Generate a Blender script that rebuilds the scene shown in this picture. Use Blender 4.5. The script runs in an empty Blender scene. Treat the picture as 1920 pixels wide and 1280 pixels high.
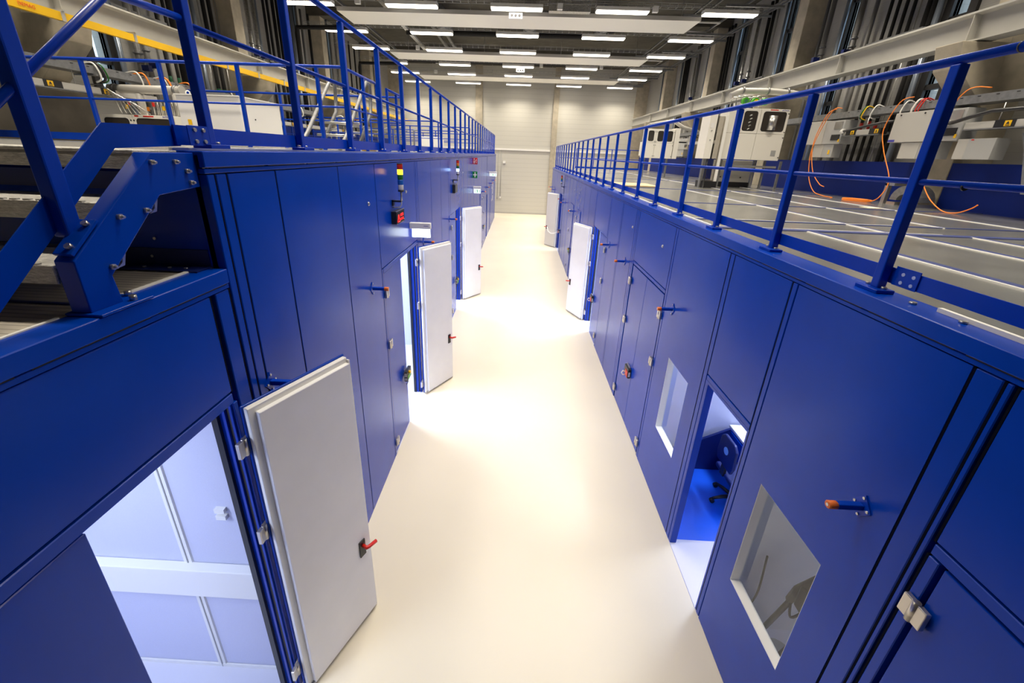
import bpy, bmesh, math, random
from mathutils import Vector, Matrix
random.seed(7)
sc = bpy.context.scene
COL = sc.collection
PI = math.pi

# ------------------------------------------------------------------ materials
MATS = {}
def new_mat(name):
    m = bpy.data.materials.new(name); m.use_nodes = True
    nt = m.node_tree
    return m, nt, nt.nodes['Principled BSDF']
def setv(b, **k):
    for kk, v in k.items():
        n = kk.replace('_', ' ')
        if n in b.inputs: b.inputs[n].default_value = v
def mat(name, col, rough=0.5, metal=0.0, noise=0.0, nscale=6.0, bump=0.0, bscale=60.0, spec=0.5, stretch=None, coat=0.0):
    m, nt, b = new_mat(name)
    setv(b, Base_Color=(*col, 1), Roughness=rough, Metallic=metal, Specular_IOR_Level=spec, Coat_Weight=coat)
    if noise or bump:
        tc = nt.nodes.new('ShaderNodeTexCoord'); mp = nt.nodes.new('ShaderNodeMapping')
        nt.links.new(tc.outputs['Object'], mp.inputs['Vector'])
        if stretch: mp.inputs['Scale'].default_value = stretch
    if noise:
        n = nt.nodes.new('ShaderNodeTexNoise'); n.inputs['Scale'].default_value = nscale; n.inputs['Detail'].default_value = 6
        nt.links.new(mp.outputs[0], n.inputs['Vector'])
        r = nt.nodes.new('ShaderNodeValToRGB')
        r.color_ramp.elements[0].position = .3; r.color_ramp.elements[1].position = .7
        r.color_ramp.elements[0].color = (*[c * (1 - noise) for c in col], 1)
        r.color_ramp.elements[1].color = (*[min(1, c * (1 + noise)) for c in col], 1)
        nt.links.new(n.outputs['Fac'], r.inputs['Fac']); nt.links.new(r.outputs['Color'], b.inputs['Base Color'])
    if bump:
        n2 = nt.nodes.new('ShaderNodeTexNoise'); n2.inputs['Scale'].default_value = bscale
        nt.links.new(mp.outputs[0], n2.inputs['Vector'])
        bp = nt.nodes.new('ShaderNodeBump'); bp.inputs['Strength'].default_value = bump; bp.inputs['Distance'].default_value = .01
        nt.links.new(n2.outputs['Fac'], bp.inputs['Height']); nt.links.new(bp.outputs[0], b.inputs['Normal'])
    MATS[name] = m
    return m
def emat(name, col, strength):
    m, nt, b = new_mat(name)
    setv(b, Base_Color=(*col, 1), Emission_Color=(*col, 1), Emission_Strength=strength, Roughness=.4)
    MATS[name] = m; return m
def wave_mat(name, col, axis, scale, depth, rough=.5, metal=0, dark=.75, lo=.0, hi=.12, noise=0):
    """straight seams repeated along one axis: darker thin lines with a bump"""
    m, nt, b = new_mat(name)
    setv(b, Roughness=rough, Metallic=metal)
    tc = nt.nodes.new('ShaderNodeTexCoord'); w = nt.nodes.new('ShaderNodeTexWave')
    w.wave_type = 'BANDS'; w.bands_direction = axis; w.wave_profile = 'SAW'; w.inputs['Scale'].default_value = scale
    nt.links.new(tc.outputs['Object'], w.inputs['Vector'])
    r = nt.nodes.new('ShaderNodeValToRGB'); e = r.color_ramp.elements
    e[0].position = lo; e[0].color = (*[c * dark for c in col], 1); e[1].position = hi; e[1].color = (*col, 1)
    nt.links.new(w.outputs['Fac'], r.inputs['Fac']); nt.links.new(r.outputs[0], b.inputs['Base Color'])
    bp = nt.nodes.new('ShaderNodeBump'); bp.inputs['Strength'].default_value = .6; bp.inputs['Distance'].default_value = depth
    nt.links.new(r.outputs[0], bp.inputs['Height']); nt.links.new(bp.outputs[0], b.inputs['Normal'])
    MATS[name] = m; return m

BLUE = (0.0, 0.0440, 0.405)
paint = mat('blue_paint', BLUE, .24, noise=.05, nscale=3, spec=.22)
parapet_m = mat('shaded_blue_sheet', (0.001, 0.015, 0.17), .6, noise=.05, nscale=3, spec=.2)  # cabin blue darkened for the parapet, its shade put into the colour
railp = mat('blue_rail_paint', (0.0, 0.042, 0.43), .3, noise=.06, nscale=9, spec=.3)
bdark = mat('blue_dark_paint_or_shadow', (0.002, 0.012, 0.12), .45)
groove = mat('black_groove', (0.004, 0.005, 0.012), .8)
seal_m = mat('black_joint_seal', (0.003, 0.004, 0.012), .9, spec=.05)
floor_m = mat('cream_epoxy', (0.785, 0.722, 0.575), .34, noise=.035, nscale=.6, bump=.02, bscale=25)
officefl = mat('blue_light_floor', (0.010, 0.12, 0.80), .3, noise=.05, nscale=3)  # blue light inside the office, put into the floor colour
whitep = mat('white_powder_coat', (0.88, 0.875, 0.88), .4, noise=.02, nscale=4)
whitef = mat('white_frame', (0.85, 0.84, 0.80), .35)
roomw = mat('white_perforated_panel', (0.62, 0.64, 0.80), .5, noise=.03, nscale=240, bump=.25, bscale=420)
roomf = mat('pale_room_floor', (0.72, 0.72, 0.80), .35)
galv = mat('galvanised_steel', (0.24, 0.245, 0.25), .45, .6, noise=.16, nscale=14)
deckm = mat('galvanised_deck', (0.44, 0.44, 0.42), .26, .85, noise=.16, nscale=2.2, bump=.05, bscale=5)
alu = mat('aluminium_tread', (0.60, 0.58, 0.53), .45, .45, noise=.25, nscale=60, bump=.6, bscale=160, stretch=(.5, 2, 2))
ribbed = wave_mat('ribbed_aluminium', (0.56, 0.51, 0.42), 'Y', 9.0, .006, .45, .35, .45, .0, .35)
steel = mat('bright_steel', (0.56, 0.55, 0.53), .3, .9)
nickel = mat('satin_nickel', (0.60, 0.56, 0.50), .3, .9)
crane = mat('pale_crane_paint', (0.44, 0.43, 0.39), .5, noise=.03, nscale=5)
concrete = mat('concrete', (0.45, 0.40, 0.305), .85, noise=.14, nscale=4.5, bump=.15, bscale=30)
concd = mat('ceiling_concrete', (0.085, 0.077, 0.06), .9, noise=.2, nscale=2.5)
clad = wave_mat('grey_wall_cladding', (0.40, 0.39, 0.36), 'Z', 1.6, .006, .55, .0, .55, .0, .03)
cladw = wave_mat('white_wall_cladding', (0.60, 0.585, 0.52), 'Z', 1.05, .012, .45, .0, .80, .0, .10)
blackins = mat('black_insulation', (0.012, 0.011, 0.010), .85, noise=.2, nscale=30)
blackpl = mat('black_plastic', (0.012, 0.012, 0.014), .4)
greypipe = mat('grey_pipe', (0.20, 0.195, 0.185), .45, .1)
bluepipe = mat('zinc_downpipe', (0.34, 0.39, 0.46), .3, .5)
foil = mat('silver_foil', (0.66, 0.66, 0.64), .28, .9, noise=.25, nscale=25, bump=.8, bscale=30)
framed = mat('dark_window_frame', (0.035, 0.033, 0.032), .5)
greyp = mat('light_grey_cabinet', (0.45, 0.435, 0.40), .45)
greymid = mat('mid_grey_cabinet', (0.38, 0.38, 0.37), .45)
cream = mat('cream_cabinet', (0.80, 0.775, 0.70), .42)
whitebox = mat('white_unit', (0.80, 0.79, 0.76), .45)
smoked = mat('smoked_window', (0.035, 0.03, 0.026), .12)
yellow = mat('signal_yellow', (0.86, 0.50, 0.005), .4)
orange = mat('orange_cable', (0.90, 0.24, 0.02), .5)
orangecap = mat('orange_rubber', (0.75, 0.16, 0.02), .5)
red = mat('red_plastic', (0.62, 0.02, 0.012), .35)
green = mat('green_plastic', (0.08, 0.42, 0.03), .4)
dgreen = mat('dark_green_band', (0.03, 0.20, 0.09), .5)
signred = mat('sign_red', (0.62, 0.012, 0.012), .5)
signgreen = mat('sign_green', (0.005, 0.26, 0.035), .5)
whiteink = mat('white_print', (0.85, 0.84, 0.78), .5)
blueink = mat('blue_print', (0.05, 0.05, 0.35), .5)
blackink = mat('black_print', (0.02, 0.02, 0.02), .5)
redink = mat('red_print', (0.75, 0.10, 0.03), .5)
wood = mat('plywood', (0.55, 0.43, 0.26), .6, noise=.1, nscale=5)
brown = mat('rust_pipe', (0.16, 0.05, 0.025), .6)
seg_red = mat('tower_red', (0.45, 0.02, 0.01), .25)
seg_green = mat('tower_green', (0.02, 0.14, 0.02), .25)
seg_blue = mat('tower_blue', (0.01, 0.10, 0.45), .25)
seg_clear = mat('tower_clear', (0.55, 0.55, 0.60), .2)
seg_amber_off = mat('tower_amber', (0.55, 0.16, 0.01), .25)
seg_amber = emat('tower_amber_lit', (1.0, 0.50, 0.02), 3)
seg_bluelit = emat('tower_white_lit', (0.35, 0.55, 1.0), 7)
lampm = emat('lamp_diffuser', (1.0, 0.92, 0.80), 5)
exit_white = emat('exit_panel', (0.88, 0.97, 1.0), 3.2)
exit_green = emat('exit_green', (0.0, 0.30, 0.07), .5)
exit_pale = emat('exit_panel_pale', (0.88, 0.97, 1.0), .9)
led_red = emat('led_red', (1.0, 0.015, 0.015), 1.3)
def glass_mat(name, tint, refl=.12, rough=0.02):
    m, nt, b = new_mat(name)
    nt.nodes.remove(b); out = nt.nodes['Material Output']
    t = nt.nodes.new('ShaderNodeBsdfTransparent'); t.inputs['Color'].default_value = (*tint, 1)
    g = nt.nodes.new('ShaderNodeBsdfGlossy'); g.inputs['Roughness'].default_value = rough
    fr = nt.nodes.new('ShaderNodeFresnel'); fr.inputs['IOR'].default_value = 1.6
    mx = nt.nodes.new('ShaderNodeMixShader')
    ge = nt.nodes.new('ShaderNodeNewGeometry'); iv = nt.nodes.new('ShaderNodeMath'); iv.operation = 'SUBTRACT'; iv.inputs[0].default_value = 1
    mu = nt.nodes.new('ShaderNodeMath'); mu.operation = 'MULTIPLY'
    nt.links.new(ge.outputs['Backfacing'], iv.inputs[1]); nt.links.new(fr.outputs[0], mu.inputs[0]); nt.links.new(iv.outputs[0], mu.inputs[1])
    nt.links.new(mu.outputs[0], mx.inputs[0]); nt.links.new(t.outputs[0], mx.inputs[1]); nt.links.new(g.outputs[0], mx.inputs[2])
    nt.links.new(mx.outputs[0], out.inputs['Surface'])
    MATS[name] = m; return m
glass = glass_mat('window_glass', (.92, .95, .97))
acrylic = glass_mat('clear_acrylic', (.72, .70, .66))

# ------------------------------------------------------------------ mesh builder
class MB:
    def __init__(s): s.v = []; s.f = []; s.sm = []
    def add(s, vs, fs, smooth=False):
        o = len(s.v); s.v += [tuple(p) for p in vs]
        for f in fs: s.f.append([i + o for i in f]); s.sm.append(smooth)
        return s
    def box(s, x0, x1, y0, y1, z0, z1):
        x0, x1 = sorted((x0, x1)); y0, y1 = sorted((y0, y1)); z0, z1 = sorted((z0, z1))
        vs = [(x, y, z) for z in (z0, z1) for y in (y0, y1) for x in (x0, x1)]
        return s.add(vs, [(0, 2, 3, 1), (4, 5, 7, 6), (0, 1, 5, 4), (2, 6, 7, 3), (0, 4, 6, 2), (1, 3, 7, 5)])
    def obx(s, c, d, M):
        vs = []
        for z in (-.5, .5):
            for y in (-.5, .5):
                for x in (-.5, .5): vs.append(Vector(c) + M @ Vector((x * d[0], y * d[1], z * d[2])))
        return s.add(vs, [(0, 2, 3, 1), (4, 5, 7, 6), (0, 1, 5, 4), (2, 6, 7, 3), (0, 4, 6, 2), (1, 3, 7, 5)])
    def prism(s, pts, ax, a, b):
        n = len(pts); vs = []
        for t in (a, b):
            for p in pts:
                vs.append({'x': (t, p[0], p[1]), 'y': (p[0], t, p[1]), 'z': (p[0], p[1], t)}[ax])
        return s.add(vs, [list(range(n))[::-1], list(range(n, 2 * n))] + [(i, (i + 1) % n, n + (i + 1) % n, n + i) for i in range(n)])
    def tube(s, pts, r, n=8, caps=True):
        pts = [Vector(p) for p in pts]; rings = []; prev = None
        for i, p in enumerate(pts):
            if i == 0: t = pts[1] - p
            elif i == len(pts) - 1: t = p - pts[i - 1]
            else: t = (pts[i + 1] - p).normalized() + (p - pts[i - 1]).normalized()
            t.normalize()
            if prev is None:
                up = Vector((0, 0, 1)) if abs(t.z) < .9 else Vector((1, 0, 0))
                a = t.cross(up).normalized()
            else:
                a = (prev - t * prev.dot(t)).normalized()
            prev = a; bb = t.cross(a)
            rr = r[i] if isinstance(r, (list, tuple)) else r
            rings.append([p + a * rr * math.cos(2 * PI * k / n) + bb * rr * math.sin(2 * PI * k / n) for k in range(n)])
        vs = [q for R_ in rings for q in R_]; fs = []
        for i in range(len(pts) - 1):
            for k in range(n):
                fs.append((i * n + k, i * n + (k + 1) % n, (i + 1) * n + (k + 1) % n, (i + 1) * n + k))
        s.add(vs, fs, True)
        if caps:
            o = len(s.v) - len(vs)
            s.f.append([o + k for k in range(n)][::-1]); s.sm.append(False)
            s.f.append([o + (len(pts) - 1) * n + k for k in range(n)]); s.sm.append(False)
        return s
    def cyl(s, a, b, r, n=12): return s.tube([a, b], r, n)
    def build(s, name, m, parent=None, bevel=0, segs=2):
        off = LOC.get(parent.name, Vector()) if parent else Vector()
        me = bpy.data.meshes.new(name); me.from_pydata([tuple(Vector(p) - off) for p in s.v], [], s.f)
        for p, sm in zip(me.polygons, s.sm): p.use_smooth = sm
        bm = bmesh.new(); bm.from_mesh(me); bmesh.ops.recalc_face_normals(bm, faces=bm.faces); bm.to_mesh(me); bm.free()
        me.materials.append(m)
        o = bpy.data.objects.new(name, me); COL.objects.link(o)
        if parent: o.parent = parent; LOC[o.name] = off
        else: LOC[o.name] = Vector()
        if bevel:
            bv = o.modifiers.new('Bevel', 'BEVEL'); bv.width = bevel; bv.segments = segs; bv.limit_method = 'ANGLE'
        return o
LOC = {}
def tag(o, label, cat, group=None, kind=None):
    o['label'] = label; o['category'] = cat
    if group: o['group'] = group
    if kind: o['kind'] = kind
    return o
def thing(name, label, cat, loc=(0, 0, 0), group=None, kind=None):
    o = bpy.data.objects.new(name, None); COL.objects.link(o); o.location = loc; o.empty_display_size = .1
    LOC[o.name] = Vector(loc)
    return tag(o, label, cat, group, kind)
def dup(root, delta, label=None, group=None):
    r = root.copy(); COL.objects.link(r); r.location = root.location + Vector(delta)
    LOC[r.name] = LOC[root.name] + Vector(delta)
    if label: r['label'] = label
    if group: r['group'] = group
    def rec(a, b):
        for ch in list(a.children):
            c = ch.copy(); COL.objects.link(c); c.parent = b; LOC[c.name] = LOC[r.name]; rec(ch, c)
    rec(root, r)
    return r
def bx(*a): return MB().box(*a)
def text_part(name, body, size, M, m, parent, ext=.001):
    cu = bpy.data.curves.new(name, 'FONT'); cu.body = body; cu.size = size; cu.extrude = ext; cu.align_x = 'CENTER'; cu.align_y = 'CENTER'
    t = bpy.data.objects.new(name + '_tmp', cu); COL.objects.link(t)
    bpy.context.view_layer.update()
    me = bpy.data.meshes.new_from_object(t.evaluated_get(bpy.context.evaluated_depsgraph_get()))
    bpy.data.objects.remove(t)
    off = LOC.get(parent.name, Vector())
    me.transform(Matrix.Translation(-off) @ M)
    me.materials.clear(); me.materials.append(m)
    o = bpy.data.objects.new(name, me); COL.objects.link(o); o.parent = parent; LOC[o.name] = off
    return o
def frame(o, ex, ey):
    """matrix whose local x runs along ex and local y along ey, at o"""
    ex = Vector(ex).normalized(); ey = Vector(ey).normalized(); ez = ex.cross(ey)
    M = Matrix((ex, ey, ez)).transposed().to_4x4(); M.translation = o
    return M
ORD = ['first', 'second', 'third', 'fourth', 'fifth', 'sixth', 'seventh', 'eighth', 'ninth', 'tenth', 'eleventh', 'twelfth', 'thirteenth', 'fourteenth', 'fifteenth', 'sixteenth']

# ------------------------------------------------------------------ camera (14 mm class lens, tilted down along the corridor)
cam = bpy.data.cameras.new('camera'); co = bpy.data.objects.new('camera', cam); COL.objects.link(co)
cx, cy = 948.0, 565.0; vyx, vyy = 975.6, 289.2; vzx, vzy = 874.0, 2590.0
f = math.sqrt(-((vyx - cx) * (vzx - cx) + (vyy - cy) * (vzy - cy)))
Yd = Vector((vyx - cx, -(vyy - cy), -f)).normalized(); Zd = -Vector((vzx - cx, -(vzy - cy), -f)).normalized(); Xd = Yd.cross(Zd)
Mc = Matrix((Xd, Yd, Zd)).to_4x4(); Mc.translation = (0, 0, 4.2)
co.matrix_world = Mc
cam.sensor_fit = 'HORIZONTAL'; cam.sensor_width = 36; cam.lens = f / 1920 * 36
cam.shift_x = (960 - cx) / 1920; cam.shift_y = (cy - 640) / 1920
cam.clip_start = .05; cam.clip_end = 200
sc.camera = co

XL, XR = -1.62, 1.945
ZL, ZLOW, ZR = 4.16, 3.545, 3.545

# ------------------------------------------------------------------ hall shell
HX0, HX1, HY0, HY1, HZ = -9.21, 8.45, -7.0, 30.5, 9.7
tag(bx(HX0 - .3, HX1 + .3, HY0, HY1 + .3, -.1, 0).build('floor', floor_m), 'glossy cream epoxy floor of the corridor between the blue cabins', 'floor', kind='structure')
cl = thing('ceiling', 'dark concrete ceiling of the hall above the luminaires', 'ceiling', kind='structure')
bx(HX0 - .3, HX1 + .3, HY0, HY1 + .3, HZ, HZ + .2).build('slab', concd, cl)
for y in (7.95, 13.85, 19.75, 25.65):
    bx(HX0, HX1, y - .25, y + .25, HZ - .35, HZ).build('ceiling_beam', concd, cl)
tag(bx(HX0 - .3, HX1 + .3, HY0 - .3, HY0, 0, HZ).build('wall_rear', concrete), 'plain concrete rear wall of the hall', 'wall', kind='structure')
we = thing('wall_end', 'cream ribbed end wall of the hall at the far end of the corridor', 'wall', kind='structure')
bx(HX0 - .3, HX1 + .3, HY1 + .02, HY1 + .3, 0, HZ).build('cladding', cladw, we)
for a, b in ((HX0, -8.29), (-3.23, -2.75), (2.12, 2.49), (7.66, HX1)):
    bx(a, b, HY1 - .12, HY1 + .02, 0, HZ).build('column', concrete, we)
bx(-8.29, 7.66, HY1 - .05, HY1 + .02, 4.44, 4.56).build('ledge', whitef, we)
bx(-8.29, 7.66, HY1 - .03, HY1 + .02, .0, .10).build('base_strip', greyp, we)
def side_wall(name, x, sgn, wins, label):
    w = thing(name, label, 'wall', kind='structure')
    ys = [HY0] + [t for a in wins for t in a] + [HY1 + .02]
    for i in range(0, len(ys), 2):
        bx(x, x + sgn * .25, ys[i], ys[i + 1], 0, HZ).build('cladding', clad, w)
    for n, (a, b) in enumerate(wins):
        bx(x, x + sgn * .25, a, b, 0, 5.1).build('cladding', clad, w)
    return w
WR = [(3.0, 3.4), (6.6, 6.9), (9.36, 9.70), (12.34, 12.6), (15.05, 15.35), (18.1, 18.4), (20.9, 21.2), (26.3, 26.6)]
WL = [(3.0, 3.4), (6.6, 6.9), (9.50, 9.88), (12.3, 12.45), (18.15, 18.45), (20.9, 21.2), (26.3, 26.6)]
side_wall('wall_hall_right', HX1, 1, WR, 'grey clad hall side wall behind the pipes above the right cabins')
side_wall('wall_hall_left', HX0, -1, WL, 'grey clad hall side wall behind the pipes above the left cabins')
nwin = 10
for x, s, wins, side in ((HX1, 1, WR, 'right'), (HX0, -1, WL, 'left')):
    for i, (a, b) in enumerate(wins):
        nwin += 1
        w = thing('window_%d' % nwin, 'tall narrow strip window, %s along the %s hall wall' % (ORD[i], side), 'window', (x, a, 5.1), kind='structure')
        fw = .05
        MB().box(x - s * .06, x + s * .1, a - .16, a, 5.1, HZ).build('frame_post', framed, w)
        MB().box(x - s * .06, x + s * .1, b, b + .16, 5.1, HZ).build('frame_post', framed, w)
        for z in (5.1, 5.75, 6.95, 8.15):
            bx(x - s * .03, x + s * .08, a, b, z, z + .10).build('crossbar', framed, w)
        bx(x + s * .05, x + s * .06, a, b, 5.1, HZ).build('pane', glass, w)

# hall columns with corbels, crane beams
def hcol(side, y, i):
    s = 1 if side == 'right' else -1
    m = lambda x: x if s > 0 else -.76 - x
    c = thing('column', 'concrete hall column with corbel, %s from the camera along the %s wall' % (ORD[i], side), 'column', (m(8.1), y, 0), kind='structure')
    bx(m(7.92), m(8.45), y, y + .45, 0, HZ).build('shaft', concrete, c, .012)
    MB().prism([(m(7.93), 5.15), (m(7.25), 5.80), (m(7.15), 6.19), (m(7.93), 6.19)], 'y', y - .01, y + .46).build('corbel', concrete, c, .012)
    bx(m(7.76), m(8.2), y + .01, y + .44, 0, 5.15).build('lower_shaft', concrete, c, .012)
for i, y in enumerate((2.0, 7.86, 13.72, 19.6, 25.4)):
    for sd in ('left', 'right'): hcol(sd, y, i)
for side in ('right', 'left'):
    s = 1 if side == 'right' else -1
    m = lambda x: x if s > 0 else -.76 - x
    b = thing('crane_beam', 'long pale steel I-beam on the %s corbels of the hall' % side, 'crane beam', (m(7.5), 0, 6.2), kind='structure')
    MB().prism([(m(7.36), 6.205), (m(7.36), 6.23), (m(7.49), 6.24), (m(7.49), 6.61), (m(7.36), 6.625), (m(7.36), 6.655), (m(7.66), 6.655), (m(7.66), 6.625), (m(7.51), 6.61), (m(7.51), 6.24), (m(7.66), 6.23), (m(7.66), 6.205)], 'y', -3, 29.8).build('beam', crane, b)
    for y in (2.2, 5.1, 8.05, 11.0, 13.85, 16.8, 19.75, 22.7, 25.6):
        bx(m(7.37), m(7.49), y, y + .015, 6.232, 6.62).build('stiffener', crane, b)
# yellow conductor bar on the left beam
cb = thing('conductor_bar', 'long yellow conductor bar clipped under the left crane beam', 'conductor bar', (-7.7, 0, 6.05))
bx(-7.73, -7.66, -2, 29.6, 6.015, 6.14).build('yellow_profile', yellow, cb)
for i, y in enumerate([3.6 + 1.32 * k for k in range(20)]):
    br = MB().box(-8.2, -7.62, y, y + .035, 6.15, 6.18).build('bracket_arm', greymid, cb)
    bx(-7.735, -7.652, y - .01, y + .05, 6.008, 6.15).build('clip', greyp, cb)
for y in (7.05, 14.6): text_part('lettering', 'DEMAG', .07, frame((-7.655, y, 6.08), (0, 1, 0), (0, 0, 1)), redink, cb)

# ------------------------------------------------------------------ pipes on the hall walls
PCOUNT = {}
def pipe(side, y, r, m_, what, z0=0.0, z1=9.33, x=None, valve=None, bands=None):
    s = 1 if side == 'right' else -1; r = r * .64 if r > .02 else r
    xx = (8.30 if x is None else x); xx = xx if s > 0 else -.76 - xx
    pl = {'black': 'black insulated riser pipe', 'grey': 'grey plastic riser pipe', 'zinc': 'blue-grey zinc downpipe', 'foil': 'foil wrapped riser pipe', 'conduit': 'thin bright steel conduit', 'brown': 'thin rust brown riser pipe'}[what]
    bay = 0 if y < 7.86 else 1 if y < 13.72 else 2 if y < 19.6 else 3 if y < 25.4 else 4
    kk = (side, what, bay); PCOUNT[kk] = PCOUNT.get(kk, 0) + 1
    extra = ' with flanged valve' if valve else ' with coloured band' if bands else ''
    p = thing('riser_pipe' if what not in ('conduit',) else 'conduit', '%s%s, %s, bay %s of the %s hall wall' % (pl, extra, ORD[PCOUNT[kk] - 1], ('zero', 'one', 'two', 'three', 'four')[bay], side), 'pipe', (xx, y, z0), '%s risers on the %s hall wall' % (what, side))
    MB().cyl((xx, y, z0), (xx, y, z1), r, 10).build('run', m_, p)
    if valve:
        MB().tube([(xx, y, valve - .35), (xx, y, valve - .30), (xx, y, valve + .30), (xx, y, valve + .35)], [r * 1.02, r * .72, r * .72, r * 1.02], 10).build('valve_body', steel, p)
        for dz in (-.28, -.1, .1, .28):
            MB().cyl((xx, y, valve + dz), (xx, y, valve + dz + .03), r * 1.35, 12).build('flange', galv, p)
        bx(xx - s * (r + .14), xx - s * r * .6, y - .05, y + .05, valve - .07, valve + .05).build('actuator', bdark, p)
    if bands:
        for z, bm_ in bands: MB().cyl((xx, y, z), (xx, y, z + .22), r * 1.06, 10).build('band', bm_, p)
    return p
for (y, r, m_, w, kw) in [
    (9.88, .085, bluepipe, 'zinc', {}), (10.02, .07, blackins, 'black', {}), (10.15, .07, blackins, 'black', {}), (10.36, .012, steel, 'conduit', {}),
    (10.52, .055, blackins, 'black', {'bands': [(4.95, red)]}), (10.73, .055, blackins, 'black', {'bands': [(5.0, red)]}), (10.95, .055, blackins, 'black', {'bands': [(4.98, red)]}), (11.17, .055, blackins, 'black', {'bands': [(5.02, red)]}),
    (11.62, .075, greypipe, 'grey', {}), (11.92, .095, greypipe, 'grey', {'valve': 6.9, 'x': 8.2}), (12.62, .085, bluepipe, 'zinc', {}),
    (13.05, .09, greypipe, 'grey', {'valve': 6.95, 'x': 8.2}), (13.42, .06, greypipe, 'grey', {}),
    (15.4, .085, bluepipe, 'zinc', {}), (15.92, .012, steel, 'conduit', {}), (16.2, .08, blackins, 'black', {}), (16.45, .08, blackins, 'black', {}),
    (16.78, .085, foil, 'foil', {'valve': 7.0, 'x': 8.15}), (17.05, .06, blackins, 'black', {}), (17.3, .085, foil, 'foil', {'valve': 7.0, 'x': 8.15}),
    (18.35, .085, bluepipe, 'zinc', {}), (18.92, .07, blackins, 'black', {}), (19.16, .07, blackins, 'black', {}), (19.4, .07, blackins, 'black', {}),
    (20.95, .085, bluepipe, 'zinc', {}), (22.05, .1, greypipe, 'grey', {'valve': 7.05}), (22.4, .08, foil, 'foil', {}), (23.3, .08, blackins, 'black', {}), (23.55, .08, blackins, 'black', {}), (23.8, .08, blackins, 'black', {}),
    (24.2, .085, bluepipe, 'zinc', {}), (27.1, .1, bluepipe, 'zinc', {}), (8.9, .09, blackins, 'black', {'z1': 4.9})]:
    pipe('right', y, r, m_, w, **kw)
for (y, r, m_, w, kw) in [
    (10.02, .085, bluepipe, 'zinc', {}), (10.38, .11, greypipe, 'grey', {'valve': 5.8, 'x': 8.2}), (10.62, .09, greypipe, 'grey', {'valve': 5.9, 'x': 8.2}),
    (11.3, .06, blackins, 'black', {'bands': [(5.55, dgreen), (5.2, red)]}), (11.58, .06, blackins, 'black', {'bands': [(5.55, dgreen), (5.2, red)]}), (11.88, .06, blackins, 'black', {'bands': [(5.2, red)]}),
    (12.6, .085, bluepipe, 'zinc', {}), (12.85, .012, steel, 'conduit', {}), (13.05, .085, blackins, 'black', {'bands': [(5.5, dgreen)]}), (13.3, .085, blackins, 'black', {'bands': [(5.5, dgreen)]}), (13.58, .03, steel, 'conduit', {}),
    (14.85, .1, foil, 'foil', {'valve': 7.0, 'x': 8.15}), (15.2, .1, foil, 'foil', {'valve': 7.0, 'x': 8.15}), (15.6, .085, bluepipe, 'zinc', {}), (16.1, .07, blackins, 'black', {}), (16.35, .07, blackins, 'black', {}), (16.7, .09, blackins, 'black', {}), (16.98, .09, blackins, 'black', {}),
    (17.95, .1, bluepipe, 'zinc', {}), (18.7, .07, greypipe, 'grey', {}), (19.3, .08, blackins, 'black', {}),
    (21.2, .1, greypipe, 'grey', {}), (21.8, .08, foil, 'foil', {}), (22.3, .08, bluepipe, 'zinc', {}), (23.5, .06, blackins, 'black', {}), (24.2, .06, blackins, 'black', {}), (24.9, .07, foil, 'foil', {}), (27.0, .1, foil, 'foil', {}), (27.6, .05, brown, 'brown', {})]:
    pipe('left', y, r, m_, w, **kw)
for sd in ('right', 'left'):
    s = 1 if sd == 'right' else -1; m = lambda x: x if s > 0 else -.76 - x
    for i, (a, b, z) in enumerate(((9.95, 11.4, 6.9), (9.95, 11.4, 4.9), (15.8, 17.7, 6.95), (18.7, 19.55, 6.9), (11.5, 12.8, 6.7), (23.1, 24.0, 6.9))):
        tag(bx(m(8.16), m(8.21), a, b, z, z + .05).build('pipe_strut', galv), 'galvanised strut clamping the risers on the %s hall wall, %s' % (sd, ('first bay above the beam', 'first bay below the beam', 'second bay at the foil pipes', 'second bay at the black pipes', 'first bay by the valves', 'third bay')[i]), 'pipe strut', 'pipe struts on the %s wall' % sd)
# black pipes that turn from the left wall under the ceiling
for i, (y, z) in enumerate(((17.0, 8.35), (23.2, 8.35), (10.9, 8.4))):
    tag(MB().tube([(-8.55, y + .25, 4.6), (-8.55, y + .25, z - .2), (-8.5, y + .2, z), (-6.4, y + .15, z + .02)], .085, 10).build('bent_pipe', blackins), 'black insulated pipe bending from the left wall below the ceiling, %s' % ('before the second luminaire row', 'before the fourth luminaire row', 'closest to the camera')[i], 'pipe', 'black bent pipes at the left wall')

# ------------------------------------------------------------------ ceiling equipment
LROWS = (14.78, 17.78, 20.5, 23.55, 26.15, 29.2)
LCOLS = (-7.70, -4.40, -1.12, 2.14, 5.42)
proto = None
for r, y in enumerate(LROWS):
    for c, x in enumerate(LCOLS):
        lab = 'glowing white strip luminaire, %s in the %s ceiling row counted from the camera' % (ORD[c], ORD[r])
        if proto is None:
            L = thing('strip_luminaire', lab, 'luminaire', (x, y, 8.4), 'strip luminaires below the ceiling')
            MB().prism([(y - .15, 8.43), (y - .14, 8.53), (y + .14, 8.53), (y + .15, 8.43)], 'x', x, x + 1.62).build('housing', whitef, L)
            bx(x + .02, x + 1.60, y - .14, y + .14, 8.40, 8.428).build('diffuser', lampm, L)
            proto = L
        else: dup(proto, (x - LCOLS[0], y - LROWS[0], 0), lab)
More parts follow.
